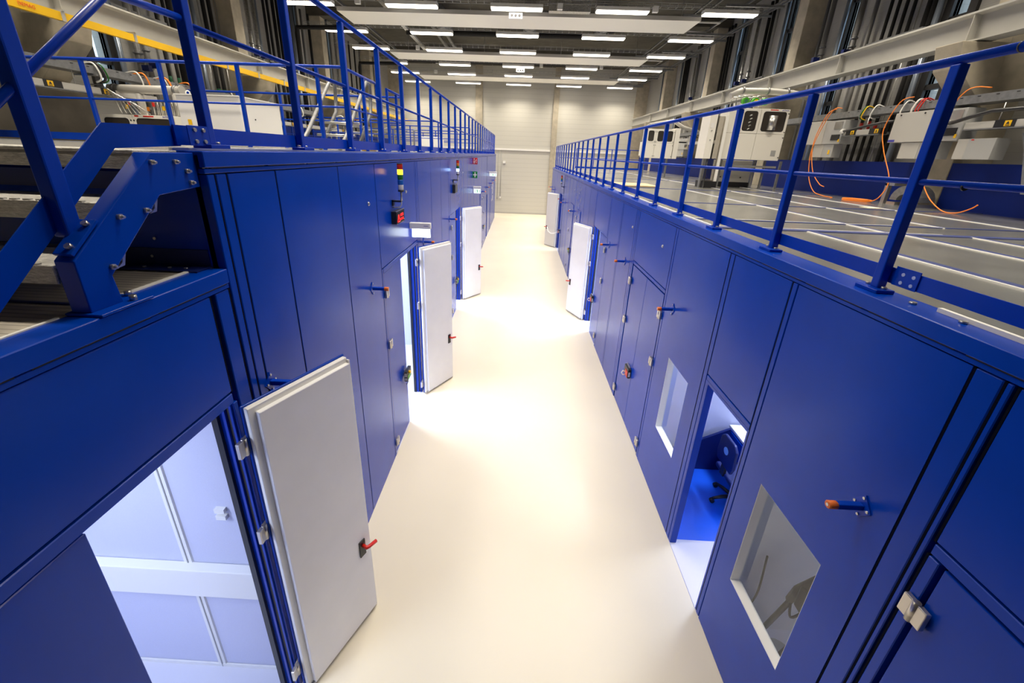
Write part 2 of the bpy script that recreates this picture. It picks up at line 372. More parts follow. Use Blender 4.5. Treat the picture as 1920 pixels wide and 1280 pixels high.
# the light of the luminaires, with that of the rows just above the camera
for y in LROWS + (11.9, 9.0, 6.1, 3.2):
    for x in LCOLS:
        ld = bpy.data.lights.new('hall_lamp', 'AREA'); ld.shape = 'RECTANGLE'; ld.size = 1.58; ld.size_y = .28
        ld.energy = 46 * 1.58 * .28 * PI * 1.0; ld.color = (1.0, .90, .75); ld.spread = math.radians(125)
        lo = bpy.data.objects.new('hall_lamp', ld); COL.objects.link(lo); lo.location = (x + .81, y, 8.395)
for i, y in enumerate((15.35, 21.0, 26.6)):
    p = thing('radiant_panel', 'long white radiant heating panel across the ceiling, %s from the camera' % ORD[i], 'ceiling panel', (0, y, 8.4), 'radiant ceiling panels')
    n = 12; pts = []
    MB().box(-6.2, 5.6, y, y + 1.42, 8.40, 8.46).build('panel', MATS.get('radp') or wave_mat('radp', (0.92, 0.90, 0.83), 'Y', 3.4, .004, .5, 0, .86, 0, .1), p, .006)
    MB().box(-6.2, 5.6, y - .02, y, 8.40, 8.52).build('edge', greyp, p)
    MB().box(-6.2, 5.6, y + 1.42, y + 1.44, 8.40, 8.52).build('edge', greyp, p)
    for xx in (-5.5, -1.9, 1.7, 5.2): MB().cyl((xx, y + .7, 8.46), (xx, y + .7, HZ), .008, 6).build('hanger', steel, p)
    MB().tube([(5.6, y + .2, 8.43), (6.3, y + .2, 8.43), (6.3, y + 1.2, 8.43), (5.6, y + 1.2, 8.43)], .03, 8).build('feed_pipe', greyp, p)
    bx(5.0, 7.4, y - .1, y - .04, 8.50, 8.56).build('support_channel', galv, p)
# wire trays above every luminaire row
for i, y in enumerate(LROWS):
    t = thing('wire_tray', 'wire mesh cable tray above the %s luminaire row' % ORD[i], 'cable tray', (0, y, 8.6), 'wire trays below the ceiling')
    mb = MB()
    for yy, zz in ((y + .1, 8.62), (y + .3, 8.62), (y + .1, 8.72), (y + .3, 8.72)): mb.box(-8.6, 7.4, yy, yy + .012, zz, zz + .012)
    k = -8.6
    while k < 7.4:
        mb.box(k, k + .01, y + .1, y + .312, 8.62, 8.63); mb.box(k, k + .01, y + .1, y + .11, 8.62, 8.73); mb.box(k, k + .01, y + .3, y + .31, 8.62, 8.73); k += .25
    mb.build('mesh', greymid, t)
    bx(5.9, 7.6, y - .45, y - .40, 8.52, 8.58).build('channel', galv, t)
    bx(5.5, 7.9, y + .75, y + .80, 8.62, 8.68).build('channel', galv, t)
# small white junction boxes and speaker grilles between the luminaires
for i, (x, y) in enumerate(((-5.4, 14.8), (.95, 14.8), (3.9, 14.8), (-4.9, 20.6), (.8, 23.6), (3.9, 23.6), (-5.2, 26.2))):
    tag(bx(x, x + .16, y, y + .12, 8.46, 8.62).build('junction_box', whitef), 'small white junction box on a wire tray, %s from the camera below the ceiling' % ORD[i], 'junction box', 'junction boxes under the ceiling')
for i, (x, y) in enumerate(((-.55, 14.95), (-.4, 23.7))):
    g = thing('ceiling_speaker', 'white speaker unit with round black grilles under the %s luminaire row' % ORD[0 if i == 0 else 3], 'speaker', (x, y, 8.2))
    bx(x, x + .42, y, y + .12, 8.22, 8.38).build('case', whitef, g, .01)
    for k in range(3): MB().cyl((x + .09 + .12 * k, y - .006, 8.3), (x + .09 + .12 * k, y, 8.3), .045, 12).build('grille', blackpl, g)
# ducts and pipes below the ceiling
def spiral(x, y0, y1, z, r, lab):
    d = thing('ventilation_duct', lab, 'duct', (x, y0, z), 'round ducts below the ceiling')
    MB().cyl((x, y0, z), (x, y1, z), r, 20).build('duct_body', galv, d)
    for k in (y0 + .02, y0 + (y1 - y0) * .33, y0 + (y1 - y0) * .66): MB().cyl((x, k, z), (x, k + .04, z), r * 1.06, 20).build('collar', galv, d)
spiral(.15, 16.6, 19.35, 8.95, .26, 'galvanised round duct below the ceiling above the corridor axis')
spiral(3.0, 16.6, 19.2, 8.95, .24, 'galvanised round duct below the ceiling with an open branch, right of the axis')
spiral(-.9, 12.6, 14.4, 8.9, .30, 'galvanised round duct close to the camera below the ceiling')
spiral(2.3, 12.2, 14.5, 8.9, .26, 'galvanised round duct with grey flange below the ceiling, near the camera')
spiral(-3.3, 17.3, 19.35, 9.0, .30, 'galvanised round duct half hidden behind the second luminaire row')
tag(MB().tube([(3.6, 18.4, 9.3), (3.55, 18.9, 9.0), (3.2, 19.4, 8.85), (-5.0, 19.5, 8.85)], .10, 12).build('bent_pipe', blackins), 'long black insulated pipe crossing below the ceiling with an elbow', 'pipe')
tag(MB().cyl((-6.5, 24.6, 8.75), (2.5, 24.6, 8.75), .07, 10).build('cross_pipe', blackins), 'black insulated pipe crossing below the ceiling in front of the end wall', 'pipe')
tag(bx(.7, 2.0, 14.95, 15.2, 8.45, 8.75).build('flexible_duct', foil), 'ribbed pale flexible duct piece beside the first luminaire row', 'duct')
for i, (x, z, w) in enumerate(((5.75, 8.9, .05), (6.05, 8.9, .05), (6.9, 8.85, .06), (7.65, 8.75, .05), (7.8, 8.75, .05))):
    tag(bx(x, x + w, 8, HY1 - .1, z, z + .05).build('conduit', galv), 'thin galvanised conduit lengthwise below the right side of the ceiling, %s from the middle' % ORD[i], 'conduit', 'lengthwise conduits right')
for i, (x, z, w) in enumerate(((-5.05, 8.9, .16), (-6.6, 8.95, .05), (-6.9, 8.95, .05), (-4.0, 9.1, .12), (-3.6, 9.1, .12))):
    tag(bx(x, x + w, 8, 26, z, z + .09).build('duct_channel', [whitef, galv, galv, greymid, greymid][i]), ['pale cable duct running lengthwise under the ceiling, left side', 'thin galvanised rail lengthwise under the ceiling, left side, inner one', 'thin galvanised rail lengthwise under the ceiling, left side, outer one', 'grey channel lengthwise under the ceiling, outer one above the left luminaires', 'grey channel lengthwise under the ceiling, inner one above the left luminaires'][i], 'cable duct', 'lengthwise rails left')

# ------------------------------------------------------------------ blue cabins: corridor faces
G = .006
def panel(w, side, y0, y1, z0, z1, name='wall_panel', m=paint, off=0.0, th=.05):
    x = (XL - off, XL - off - th) if side == 'left' else (XR + off, XR + off + th)
    if name == 'wall_panel' and y1 - y0 > .03:
        s = -1 if side == 'left' else 1
        bx(x[0] + s * .0025, x[1], y1 - G * .8, y1 + G * .8, z0, z1 - G).build('joint_seal', seal_m, w)
    return bx(x[0], x[1], y0 + G, y1 - G, z0 + (G if z0 > .02 else 0), z1 - G).build(name, m, w, .004, 1)
def backing(w, side, y0, y1, z0, z1):
    x = (XL - .05, XL - .07) if side == 'left' else (XR + .05, XR + .07)
    bx(x[0], x[1], y0, y1, z0, z1).build('backing', groove, w)
def cap(w, side, y0, y1, zt, depth=.20, face=.11):
    """trim on top of the cabin wall: face band, slotted shadow gap and a flat top"""
    s = -1 if side == 'left' else 1
    X = XL if side == 'left' else XR
    o = -s * .012
    MB().prism([(X + o, zt - face + .03), (X + o, zt), (X + s * depth, zt), (X + s * depth, zt - .02), (X + s * .02, zt - .02), (X + s * .02, zt - face + .03)], 'y', y0, y1).build('cap_trim', paint, w, .004, 1)
    bx(X - s * .004, X + s * .03, y0, y1, zt - face, zt - face + .024).build('cap_lip', paint, w, .003, 1)
    # the thin slots between trim and lip
    k = y0 + .05
    L_ = .46
    n = 0
    while k < y1 - .1 and n < 14:
        bx(X - s * .0045, X + s * .01, k, min(k + L_, y1 - .02), zt - face + .0235, zt - face + .032).build('slot', groove, w); k += L_ + .05; n += 1

def stays(b0, b1, holes):
    """split [b0,b1] by holes"""
    out = []; c = b0
    for a, b in holes:
        if a > c: out.append((c, a))
        c = b
    if c < b1: out.append((c, b1))
    return out

# ---- left tall wall
wl = thing('wall_left', 'blue panelled corridor face of the left cabin row', 'cabin wall', (XL, 2.11, 0), kind='structure')
ZT = ZL - .11
Lj = [(2.11, 2.175), (2.175, 2.265), (2.265, 2.73), (2.73, 3.69), (3.69, 4.63)]
for a, b in Lj: panel(wl, 'left', a, b, 0, ZT)
# header over door 2
panel(wl, 'left', 4.63, 6.42, 2.83, ZT); panel(wl, 'left', 4.63, 4.69, 0, 2.83); panel(wl, 'left', 4.69, 6.42, 2.755, 2.83, 'door_header')
for a, b in ((6.42, 6.50), (6.50, 6.60), (6.60, 7.59), (7.59, 8.55), (8.55, 9.50), (9.50, 9.74)): panel(wl, 'left', a, b, 0, ZT)
panel(wl, 'left', 9.74, 11.42, 2.76, ZT); panel(wl, 'left', 11.42, 11.56, 0, ZT); panel(wl, 'left', 11.56, 12.05, 0, ZT)
y = 12.05; k = 0
while y < 27.9:
    h = (20.6, 21.35)
    if abs(y - 20.6) < .6:
        panel(wl, 'left', y, 20.75, 0, ZT); panel(wl, 'left', 20.75, 21.25, 2.2, ZT); panel(wl, 'left', 21.25, 21.7, 0, ZT); y = 21.7; continue
    panel(wl, 'left', y, min(y + .94, 28.25), 0, ZT); y += .94
    if k % 3 == 2: panel(wl, 'left', y, y + .12, 0, ZT); y += .12
    k += 1
for a, b, z0 in ((2.11, 4.69, 0), (4.69, 6.38, 2.76), (6.42, 9.76, 0), (9.76, 11.4, 2.77), (11.42, 20.75, 0), (20.75, 21.25, 2.2), (21.25, 28.25, 0)):
    backing(wl, 'left', a, b, z0, ZT)
cap(wl, 'left', 2.10, 28.3, ZL, .16)
bx(XL - .05, -5.2, 2.11, 2.16, ZLOW, ZL - .02).build('end_panel', paint, wl)
bx(XL, -9.15, 28.25, 28.3, 0, ZL - .02).build('end_panel', paint, wl)
MB().prism([(2.108, ZLOW + .001), (2.108, ZLOW + .10), (2.102, ZLOW + .10), (2.102, ZLOW + .008), (2.0, ZLOW + .008), (2.0, ZLOW + .001)], 'x', -1.70, -5.0).build('angle_trim', bdark, wl)
for x in (-2.25, -2.02, -1.88, -1.79): MB().cyl((x, 2.04, ZLOW + .008), (x, 2.04, ZLOW + .016), .009, 8).build('rivet', steel, wl)
for x, z in ((-1.98, 3.70), (-2.6, 3.78), (-2.02, 3.60)): MB().cyl((x, 2.109, z), (x, 2.100, z), .008, 8).build('rivet', steel, wl)
# ---- left low wall in front of the stair landing
wlow = thing('wall_left_low', 'lower blue cabin wall below the stair landing, close to the camera', 'cabin wall', (XL, 0, 0), kind='structure')
ZTL = ZLOW - .11
panel(wlow, 'left', 1.985, 2.10, 0, ZTL)
panel(wlow, 'left', -3, 1.955, 2.84, ZTL); panel(wlow, 'left', -3, 1.955, 2.765, 2.84, 'door_header'); panel(wlow, 'left', -3, .22, 0, 2.765)
backing(wlow, 'left', 1.95, 2.11, 0, ZTL); backing(wlow, 'left', -3, 1.95, 2.77, ZTL)
cap(wlow, 'left', -3, 2.10, ZLOW, .13)
# ---- right wall
wr = thing('wall_right', 'blue panelled corridor face of the right cabin row', 'cabin wall', (XR, 0, 0), kind='structure')
ZTR = ZR - .11
panel(wr, 'right', -3, 1.385, 2.625, ZTR); panel(wr, 'right', -3, 1.385, 2.555, 2.625, 'door_header'); panel(wr, 'right', 1.325, 1.385, 0, 2.555); panel(wr, 'right', -3, .1, 0, 2.555)
panel(wr, 'right', 1.395, 1.43, 0, ZTR); panel(wr, 'right', 1.43, 1.545, 0, ZTR)
def wall_with_window(y0, y1, wy0, wy1, wz0, wz1):
    """one sheet with a rectangular hole"""
    x0, x1 = XR, XR + .05
    o = [(y0 + G, 0), (y1 - G, 0), (y1 - G, ZTR - G), (y0 + G, ZTR - G)]; i = [(wy0, wz0), (wy1, wz0), (wy1, wz1), (wy0, wz1)]
    vs = [(x, p[0], p[1]) for x in (x0, x1) for p in o + i]; fs = []
    for k in range(4):
        n = (k + 1) % 4
        fs += [(k, n, 4 + n, 4 + k), (8 + k, 12 + k, 12 + n, 8 + n), (k, 8 + k, 8 + n, n), (4 + k, 4 + n, 12 + n, 12 + k)]
    MB().add(vs, fs).build('wall_panel', paint, wr)
wall_with_window(1.545, 2.675, 1.80, 2.445, .865, 1.91)
panel(wr, 'right', 2.675, 2.735, 0, ZTR); panel(wr, 'right', 2.735, 3.53, 2.225, ZTR); panel(wr, 'right', 2.735, 3.53, 2.165, 2.225, 'door_header'); panel(wr, 'right', 3.53, 3.61, 0, ZTR)
wall_with_window(3.61, 4.87, 3.865, 4.465, .885, 1.91)
panel(wr, 'right', 4.87, 4.94, 0, ZTR); panel(wr, 'right', 4.94, 6.50, 2.625, ZTR); panel(wr, 'right', 4.94, 6.50, 2.565, 2.625, 'door_header'); panel(wr, 'right', 6.50, 6.58, 0, ZTR)
for a, b in ((6.58, 6.68), (6.68, 7.55), (7.55, 7.62), (7.62, 8.55), (8.55, 8.63)): panel(wr, 'right', a, b, 0, ZTR)
panel(wr, 'right', 8.63, 10.2, 2.57, ZTR); panel(wr, 'right', 10.2, 10.28, 0, ZTR)
y = 10.28; k = 0
while y < 24.4:
    if 17.0 < y < 18.2:
        panel(wr, 'right', y, 17.75, 0, ZTR); panel(wr, 'right', 17.75, 19.3, 2.57, ZTR); panel(wr, 'right', 19.3, 19.4, 0, ZTR); y = 19.4; continue
    panel(wr, 'right', y, min(y + .90, 24.7), 0, ZTR); y += .90
    if k % 2 == 1 and y < 24.4: panel(wr, 'right', y, y + .1, 0, ZTR); y += .1
    k += 1
for a, b, z0 in ((-3, 1.33, 2.56), (1.325, 1.60, 0), (2.64, 2.735, 0), (2.735, 3.53, 2.17), (3.53, 3.66, 0), (4.82, 4.95, 0), (4.95, 6.48, 2.58), (6.48, 8.63, 0), (8.63, 10.2, 2.58), (10.2, 17.75, 0), (17.75, 19.3, 2.58), (19.3, 24.7, 0)):
    backing(wr, 'right', a, b, z0, ZTR)
cap(wr, 'right', -3, 24.7, ZR, .20)
bx(XR, HX1, 24.66, 24.7, 0, ZR - .02).build('end_panel', paint, wr)
# ---- rooms behind the open doors and windows (open toward the corridor)
def room(side, y0, y1, depth, h, wallm, floorm, name, label, light=None, lcol=(.70, .80, 1.0), back=True):
    X = XL - .075 if side == 'left' else XR + .075
    s = -1 if side == 'left' else 1
    X2 = X + s * depth
    w = thing(name, label, 'room', (X, y0, 0), kind='structure')
    bx(X2, X2 + s * .05, y0 - .05, y1 + .05, 0, h).build('back_wall', wallm, w)
    bx(X, X2, y0 - .05, y0, 0, h).build('side_wall', wallm, w); bx(X, X2, y1, y1 + .05, 0, h).build('side_wall', wallm, w)
    bx(X, X2, y0, y1, h, h + .04).build('room_ceiling', wallm, w)
    bx(XL if s < 0 else XR, X2, y0, y1, .001, .004).build('room_floor', floorm, w)
    if light:
        for (ly, lx, e) in light:
            ld = bpy.data.lights.new('room_lamp', 'AREA'); ld.shape = 'RECTANGLE'; ld.size = .3; ld.size_y = 1.2; ld.energy = e; ld.color = lcol
            lo = bpy.data.objects.new('room_lamp', ld); COL.objects.link(lo); lo.location = (X + s * lx, ly, h - .03)
    return w
r1 = room('left', -1.2, 2.06, 3.2, 3.25, roomw, roomf, 'wall_room', 'white perforated interior seen through the nearest left doorway', [(.7, 1.3, 46), (-.4, 2.3, 24)])
for x in (-2.35, -3.35, -4.3):
    MB().prism([(x - .035, 2.06), (x - .03, 2.048), (x + .03, 2.048), (x + .035, 2.06)], 'z', 0, 3.2).build('joint_strip', whitef, r1)
    bx(x - .004, x + .004, 2.044, 2.05, 0, 3.2).build('joint_gap', greymid, r1)
bx(XL - .10, -4.7, 1.985, 2.058, .975, 1.25).build('cable_trunking', whitef, r1, .006)
bx(XL - .10, -4.7, 2.045, 2.058, 0.004, .035).build('base_strip', whitef, r1)
for z in (1.72, 1.78): bx(-2.02, -1.95, 2.03, 2.06, z, z + .035).build('small_clip', whitef, r1)
r2 = room('left', 4.4, 8.2, 3.5, 3.25, roomw, roomf, 'wall_room', 'bright white interior behind the second open left door', [(6.0, 1.2, 130), (7.4, 2.4, 60)])
r3 = room('left', 9.3, 13.0, 3.5, 3.25, roomw, roomf, 'wall_room', 'bright white interior behind the third open left door', [(10.9, 1.2, 140), (12.2, 2.4, 60)])
rA = room('right', 2.70, 4.83, 3.2, 2.75, roomw, officefl, 'wall_room', 'small office with floor coloured for its blue light behind the right doorway', [(4.40, 1.75, 62)])
bx(XR + .001, XR + 3.2, 2.70, 3.52, .004, .006).build('lit_floor_strip', roomf, rA)  # same floor painted paler, for light falling in through the doorway
rB = room('right', .2, 2.60, 3.2, 2.9, whitep, roomf, 'wall_room', 'pale room behind the nearest right window', [(1.5, 1.6, 8)], (.74, .76, 1.0))
rC = room('right', 8.3, 12.3, 3.5, 2.95, roomw, roomf, 'wall_room', 'bright white interior behind the open right door', [(9.7, 1.2, 150), (11.2, 2.4, 60)])
rD = room('right', 16.8, 20.8, 3.5, 2.95, roomw, roomf, 'wall_room', 'interior behind the far open right door', [(18.6, 1.4, 60)])
rE = room('left', 20.0, 23.0, 3.5, 3.2, paint, roomf, 'wall_room', 'dim interior behind the narrow far left doorway', [(21.2, 1.4, 5)])

# ------------------------------------------------------------------ doors
def hinge(parent, side, y, z, out=.03):
    s = 1 if side == 'left' else -1
    X = XL if side == 'left' else XR
    h = MB().cyl((X + s * .022, y, z - .06), (X + s * .022, y, z + .06), .016, 10).build('hinge', nickel, parent)
    bx(X + s * .004, X + s * .03, y - .055, y - .012, z - .055, z + .055).build('hinge_plate', nickel, h, .004)
    bx(X + s * .004, X + s * .03, y + .012, y + .055, z - .055, z + .055).build('hinge_plate', nickel, h, .004)
def frame_jamb(parent, side, y0, y1, zt):
    """stepped blue jamb with a black gasket; y0 is the edge next to the opening"""
    s = -1 if side == 'left' else 1
    X = XL if side == 'left' else XR
    bx(X + s * .004, X + s * .15, y0, y1, 0, zt).build('jamb', paint, parent, .003, 1)
    for a, b, h, m_, n_ in ((.020, .034, .012, railp, 'jamb_ridge'), (.062, .078, .016, railp, 'jamb_ridge'), (.040, .058, .003, blackpl, 'seal'), (.112, .150, .022, blackpl, 'gasket')):
        bx(X + s * a, X + s * b, y0 - h, y0 + .004, 0, zt - .01).build(n_, m_, parent)
def open_leaf(parent, hx, hy, ang, L, z1, side, red_lever=True, m_in=whitep):
    """leaf swung open; ang measured from +y toward the corridor"""
    s = 1 if side == 'left' else -1
    u = Vector((s * math.sin(ang), math.cos(ang), 0)); n = Vector((s * math.cos(ang), -math.sin(ang), 0))
    R = Matrix((u, n, Vector((0, 0, 1)))).transposed()
    H = Vector((hx, hy, 0)); z0 = .012
    def pl(u0, u1, n0, n1, za, zb):
        c = H + u * ((u0 + u1) / 2) + n * ((n0 + n1) / 2); c.z = (za + zb) / 2
        return MB().obx(c, (u1 - u0, n1 - n0, zb - za), R)
    lf = pl(0, L, 0, .014, z0, z1).build('door_leaf', paint, parent, .003, 1)
    pl(.012, L - .012, .014, .052, z0 + .004, z1 - .012).build('edge_frame', whitef, lf, .004, 1)
    pl(.055, L - .02, .052, .088, z0 + .03, z1 - .05).build('inner_panel', m_in, lf, .004, 1)
    pl(.03, L - .004, .052, .07, z0 + .002, z0 + .024).build('bottom_seal', greyp, lf)
    pl(L - .018, L - .006, .052, .075, z0 + .03, z1 - .03).build('edge_strip', whitef, lf)
    if red_lever:
        hp = pl(L - .145, L - .08, .088, .100, .81, .985).build('handle_plate', blackpl, lf, .004)
        c = H + u * (L - .11) + n * .10
        MB().tube([c + Vector((0, 0, .93)), c + n * .045 + Vector((0, 0, .93)), c + n * .05 + u * .02 + Vector((0, 0, .925)), c + n * .055 + u * .10 + Vector((0, 0, .91))], .0165, 8).build('lever', red, hp)
    return lf
D2R = PI / 180
d1 = thing('door_1', 'open white door with red lever handle, standing nearest the camera in the left row', 'door', (-1.6, 1.94, 0), kind='structure')
open_leaf(d1, -1.597, 1.945, 24.5 * D2R, .775, 2.745, 'left')
for z in (2.47, 1.77, .28): hinge(d1, 'left', 1.925, z)
frame_jamb(d1, 'left', 1.945, 1.978, 2.765)
bx(XL - .012, XL - .07, .22, 1.095, .01, 2.755).build('closed_leaf', paint, d1, .004, 1)
bx(XL - .07, XL - .13, .28, 1.08, .03, 2.72).build('inner_panel', whitep, d1)
d2 = thing('door_2', 'open white door with red lever, second from the camera on the left side', 'door', (-1.6, 6.3, 0), kind='structure')
open_leaf(d2, -1.592, 6.29, 31.5 * D2R, .745, 2.745, 'left')
for z in (2.5, 1.75, .22): hinge(d2, 'left', 6.26, z)
for z in (2.5, 1.79, .22): hinge(d2, 'left', 4.715, z)
frame_jamb(d2, 'left', 6.33, 6.415, 2.755)
bx(XL - .012, XL - .07, 4.70, 5.46, .01, 2.75).build('closed_leaf', paint, d2, .004, 1)
bx(XL - .07, XL - .13, 4.75, 5.45, .03, 2.72).build('inner_panel', whitep, d2)
d3 = thing('door_3', 'open pale door with red lever, third from the camera on the left side', 'door', (-1.6, 11.4, 0), kind='structure')
open_leaf(d3, -1.585, 11.38, 37 * D2R, .775, 2.745, 'left')
for z in (2.45, 1.7, .25): hinge(d3, 'left', 11.33, z)
for z in (2.45, 1.7, .25): hinge(d3, 'left', 9.80, z)
frame_jamb(d3, 'left', 11.34, 11.415, 2.755)
bx(XL - .012, XL - .07, 9.76, 10.58, .01, 2.75).build('closed_leaf', paint, d3, .004, 1)
d4 = thing('door_4', 'open white door on the right side, standing between the office and the far door', 'door', (1.93, 10.15, 0), kind='structure')
open_leaf(d4, 1.925, 10.17, 25.5 * D2R, .80, 2.55, 'right', True)
for z in (2.3, 1.6, .25): hinge(d4, 'right', 10.13, z)
for z in (2.3, 1.6, .25): hinge(d4, 'right', 8.66, z)
frame_jamb(d4, 'right', 10.13, 10.195, 2.57)
bx(XR + .012, XR + .07, 8.64, 9.42, .01, 2.56).build('closed_leaf', paint, d4, .004, 1)
d5 = thing('door_5', 'white door standing open on the far right side, with a pale hose near its foot', 'door', (1.93, 19.2, 0), kind='structure')
open_leaf(d5, 1.92, 19.22, 36 * D2R, .80, 2.55, 'right', True, mat('far_leaf_white', (0.74, 0.72, 0.68), .4))
frame_jamb(d5, 'right', 19.2, 19.29, 2.57)
bx(XR + .012, XR + .07, 17.77, 18.5, .01, 2.56).build('closed_leaf', paint, d5, .004, 1)
MB().tube([(1.45, 19.5, .95), (1.5, 19.4, .75), (1.62, 19.25, .68), (1.75, 19.15, .70), (1.86, 19.0, .78)], .025, 8).build('hose', whitef, d5)
# closed double door
d6 = thing('door_6', 'closed blue double door with black lock box in the right wall', 'door', (XR, 5.7, 0), kind='structure')
bx(XR + .006, XR + .05, 4.97, 5.712, .012, 2.55).build('door_leaf', paint, d6, .004, 1); bx(XR + .006, XR + .05, 5.718, 6.47, .012, 2.55).build('door_leaf', paint, d6, .004, 1)
for z in (2.28, 1.58, .22): hinge(d6, 'right', 4.965, z); hinge(d6, 'right', 6.48, z)
bx(XR + .05, XR + .09, 4.95, 6.49, 0, 2.57).build('backing', groove, d6)
d7 = thing('door_7', 'closed blue door with nickel hinge in the right wall, close to the camera', 'door', (XR, .8, 0), kind='structure')
bx(XR + .006, XR + .05, .12, 1.31, .012, 2.545).build('door_leaf', paint, d7, .005)
for z in (2.265, 1.4, .3): hinge(d7, 'right', 1.315, z)
bx(XR + .05, XR + .09, .1, 1.325, 0, 2.56).build('backing', groove, d7)
d8 = thing('door_8', 'open doorway of the small office in the right wall', 'doorway', (XR, 3.1, 0), kind='structure')
bx(XR + .002, XR + .075, 3.475, 3.53, 0, 2.17).build('jamb', paint, d8, .003, 1); bx(XR + .002, XR + .075, 2.735, 2.76, 0, 2.17).build('jamb', paint, d8, .003, 1)
bx(XR + .002, XR + .075, 2.76, 3.475, 2.14, 2.17).build('jamb_head', paint, d8)
for i, (ys, side) in enumerate((((17.3, 18.1), 'left'), ((18.1, 18.9), 'left'), ((12.6, 13.4), 'right'), ((14.3, 15.1), 'right'), ((22.2, 23.0), 'right'), ((23.4, 24.3), 'left'))):
    X = XL if side == 'left' else XR; s = 1 if side == 'left' else -1
    d = thing('door_%d' % (9 + i), ['closed far blue door leaf before the narrow doorway in the left row', 'closed far blue door leaf beside the narrow doorway in the left row', 'closed blue door between the two open doors of the right row, nearer one', 'closed blue door between the two open doors of the right row, farther one', 'closed far blue door at the end of the right row', 'closed far blue door at the end of the left row'][i], 'door', (X, ys[0], 0), kind='structure')
    bx(X + s * .002, X + s * .014, ys[0], ys[1], .01, 2.6).build('door_leaf', paint, d, .002, 1)
    for z in (2.3, 1.6, .25): hinge(d, side, ys[1] + .01, z)
# windows of the office and the neighbouring room
for nm, y0, y1, z0, z1, lab in (('window_1', 1.80, 2.445, .865, 1.91, 'window with white reveal in the right wall nearest the camera, dark equipment behind it'), ('window_2', 3.865, 4.465, .885, 1.91, 'window with white reveal in the right wall beside the office doorway')):
    w = thing(nm, lab, 'window', (XR, y0, z0), kind='structure')
    x0, x1 = XR + .002, XR + .085
    t = .004
    bx(x0, x1, y0, y0 + t, z0, z1).build('reveal', whitef, w); bx(x0, x1, y1 - t, y1, z0, z1).build('reveal', whitef, w)
    bx(x0, x1, y0, y1, z0, z0 + t).build('reveal', whitef, w); bx(x0, x1, y0, y1, z1 - t, z1).build('reveal', whitef, w)
    bx(x1 - .012, x1 - .006, y0, y1, z0, z1).build('pane', glass, w)

# ------------------------------------------------------------------ decks on top of the cabins
dl = thing('floor_deck_left', 'galvanised walkway sheet on top of the left cabins', 'deck', (XL, 2.1, ZL), kind='structure')
bx(XL - .15, -8.51, 2.05, 9.62, ZL - .03, ZL - .004).build('deck_sheet', deckm, dl); bx(XL - .15, -8.51, 9.62, 28.2, ZL - .03, ZL - .004).build('deck_sheet', deckm, dl)
bx(XL - .155, XL - .175, 2.12, 28.2, ZL - .005, ZL + .012).build('light_edge', whitef, dl)
dr = thing('floor_deck_right', 'shiny galvanised sheet deck on top of the right cabins', 'deck', (XR, 0, ZR), kind='structure')
ZD = ZR - .012
bx(XR + .19, 7.76, -3, 24.65, ZD - .05, ZD).build('deck_sheet', deckm, dr)
def strip(x0, y0, x1, y1, w, h=.008, m=bdark):
    a = Vector((x0, y0, 0)); b = Vector((x1, y1, 0)); d = (b - a).normalized(); n = Vector((-d.y, d.x, 0))
    R = Matrix((d, n, Vector((0, 0, 1)))).transposed(); c = (a + b) / 2; c.z = ZD + h / 2
    return MB().obx(c, ((b - a).length, w, h), R)
blst = mat('blue_grey_strip', (0.06, 0.08, 0.24), .35, .3)
for x, y0, y1 in ((3.13, -2, 4.33), (4.14, -2, 4.37), (4.86, -2, 4.37), (6.33, 1, 12), (4.05, 4.45, 10.2), (5.2, 5.0, 24)):
    strip(x, y0, x, y1, .10 if x < 6 and y1 < 5 else .05, .006, blst).build('joint_strip', blst, dr)
    strip(x - .055, y0, x - .055, y1, .018, .009, whitef).build('bright_edge', whitef, dr)
for y, w in ((4.40, .11), (5.03, .04), (7.0, .05), (10.2, .06), (14.5, .06), (19, .06)):
    strip(2.15, y, 7.7, y, w, .008, blst).build('joint_strip', blst, dr)
    if y < 6: strip(2.15, y + w / 2 + .01, 4.6, y + w / 2 + .01, .016, .009, whitef).build('bright_edge', whitef, dr)
bx(XR + .135, XR + .16, -1.0, 1.9, ZR - .001, ZR + .02).build('white_edge', whitef, dr)
bx(XR + .135, XR + .16, 4.2, 9.0, ZR - .001, ZR + .014).build('white_edge', whitef, dr)
for y in (1.05, 1.25, 1.45, 1.75, 2.0): MB().cyl((XR + .11, y, ZR), (XR + .11, y, ZR + .012), .016, 8).build('rivet', steel, dr)
for sd, x, z0, z1 in (('right', 7.75, ZD, 4.315), ('left', -8.51, ZL, 4.86)):
    s = 1 if sd == 'right' else -1
    p = thing('parapet', 'shade-darkened blue sheet parapet along the hall columns at the back of the %s deck' % sd, 'parapet', (x, 8, z0), kind='structure')
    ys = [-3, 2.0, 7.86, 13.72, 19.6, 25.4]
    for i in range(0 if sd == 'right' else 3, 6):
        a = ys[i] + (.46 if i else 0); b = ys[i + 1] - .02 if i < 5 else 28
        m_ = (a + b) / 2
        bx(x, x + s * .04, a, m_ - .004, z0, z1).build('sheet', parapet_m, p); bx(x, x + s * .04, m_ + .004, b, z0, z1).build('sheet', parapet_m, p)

tag(bx(-8.40, -8.50, -3, 8.40, 3.0, 5.0).build('upstand', mat('dark_concrete', (.075, .064, .05), .9, noise=.2, nscale=3)), 'dark concrete upstand wall behind the left busbar and gas cabinet', 'wall', kind='structure')
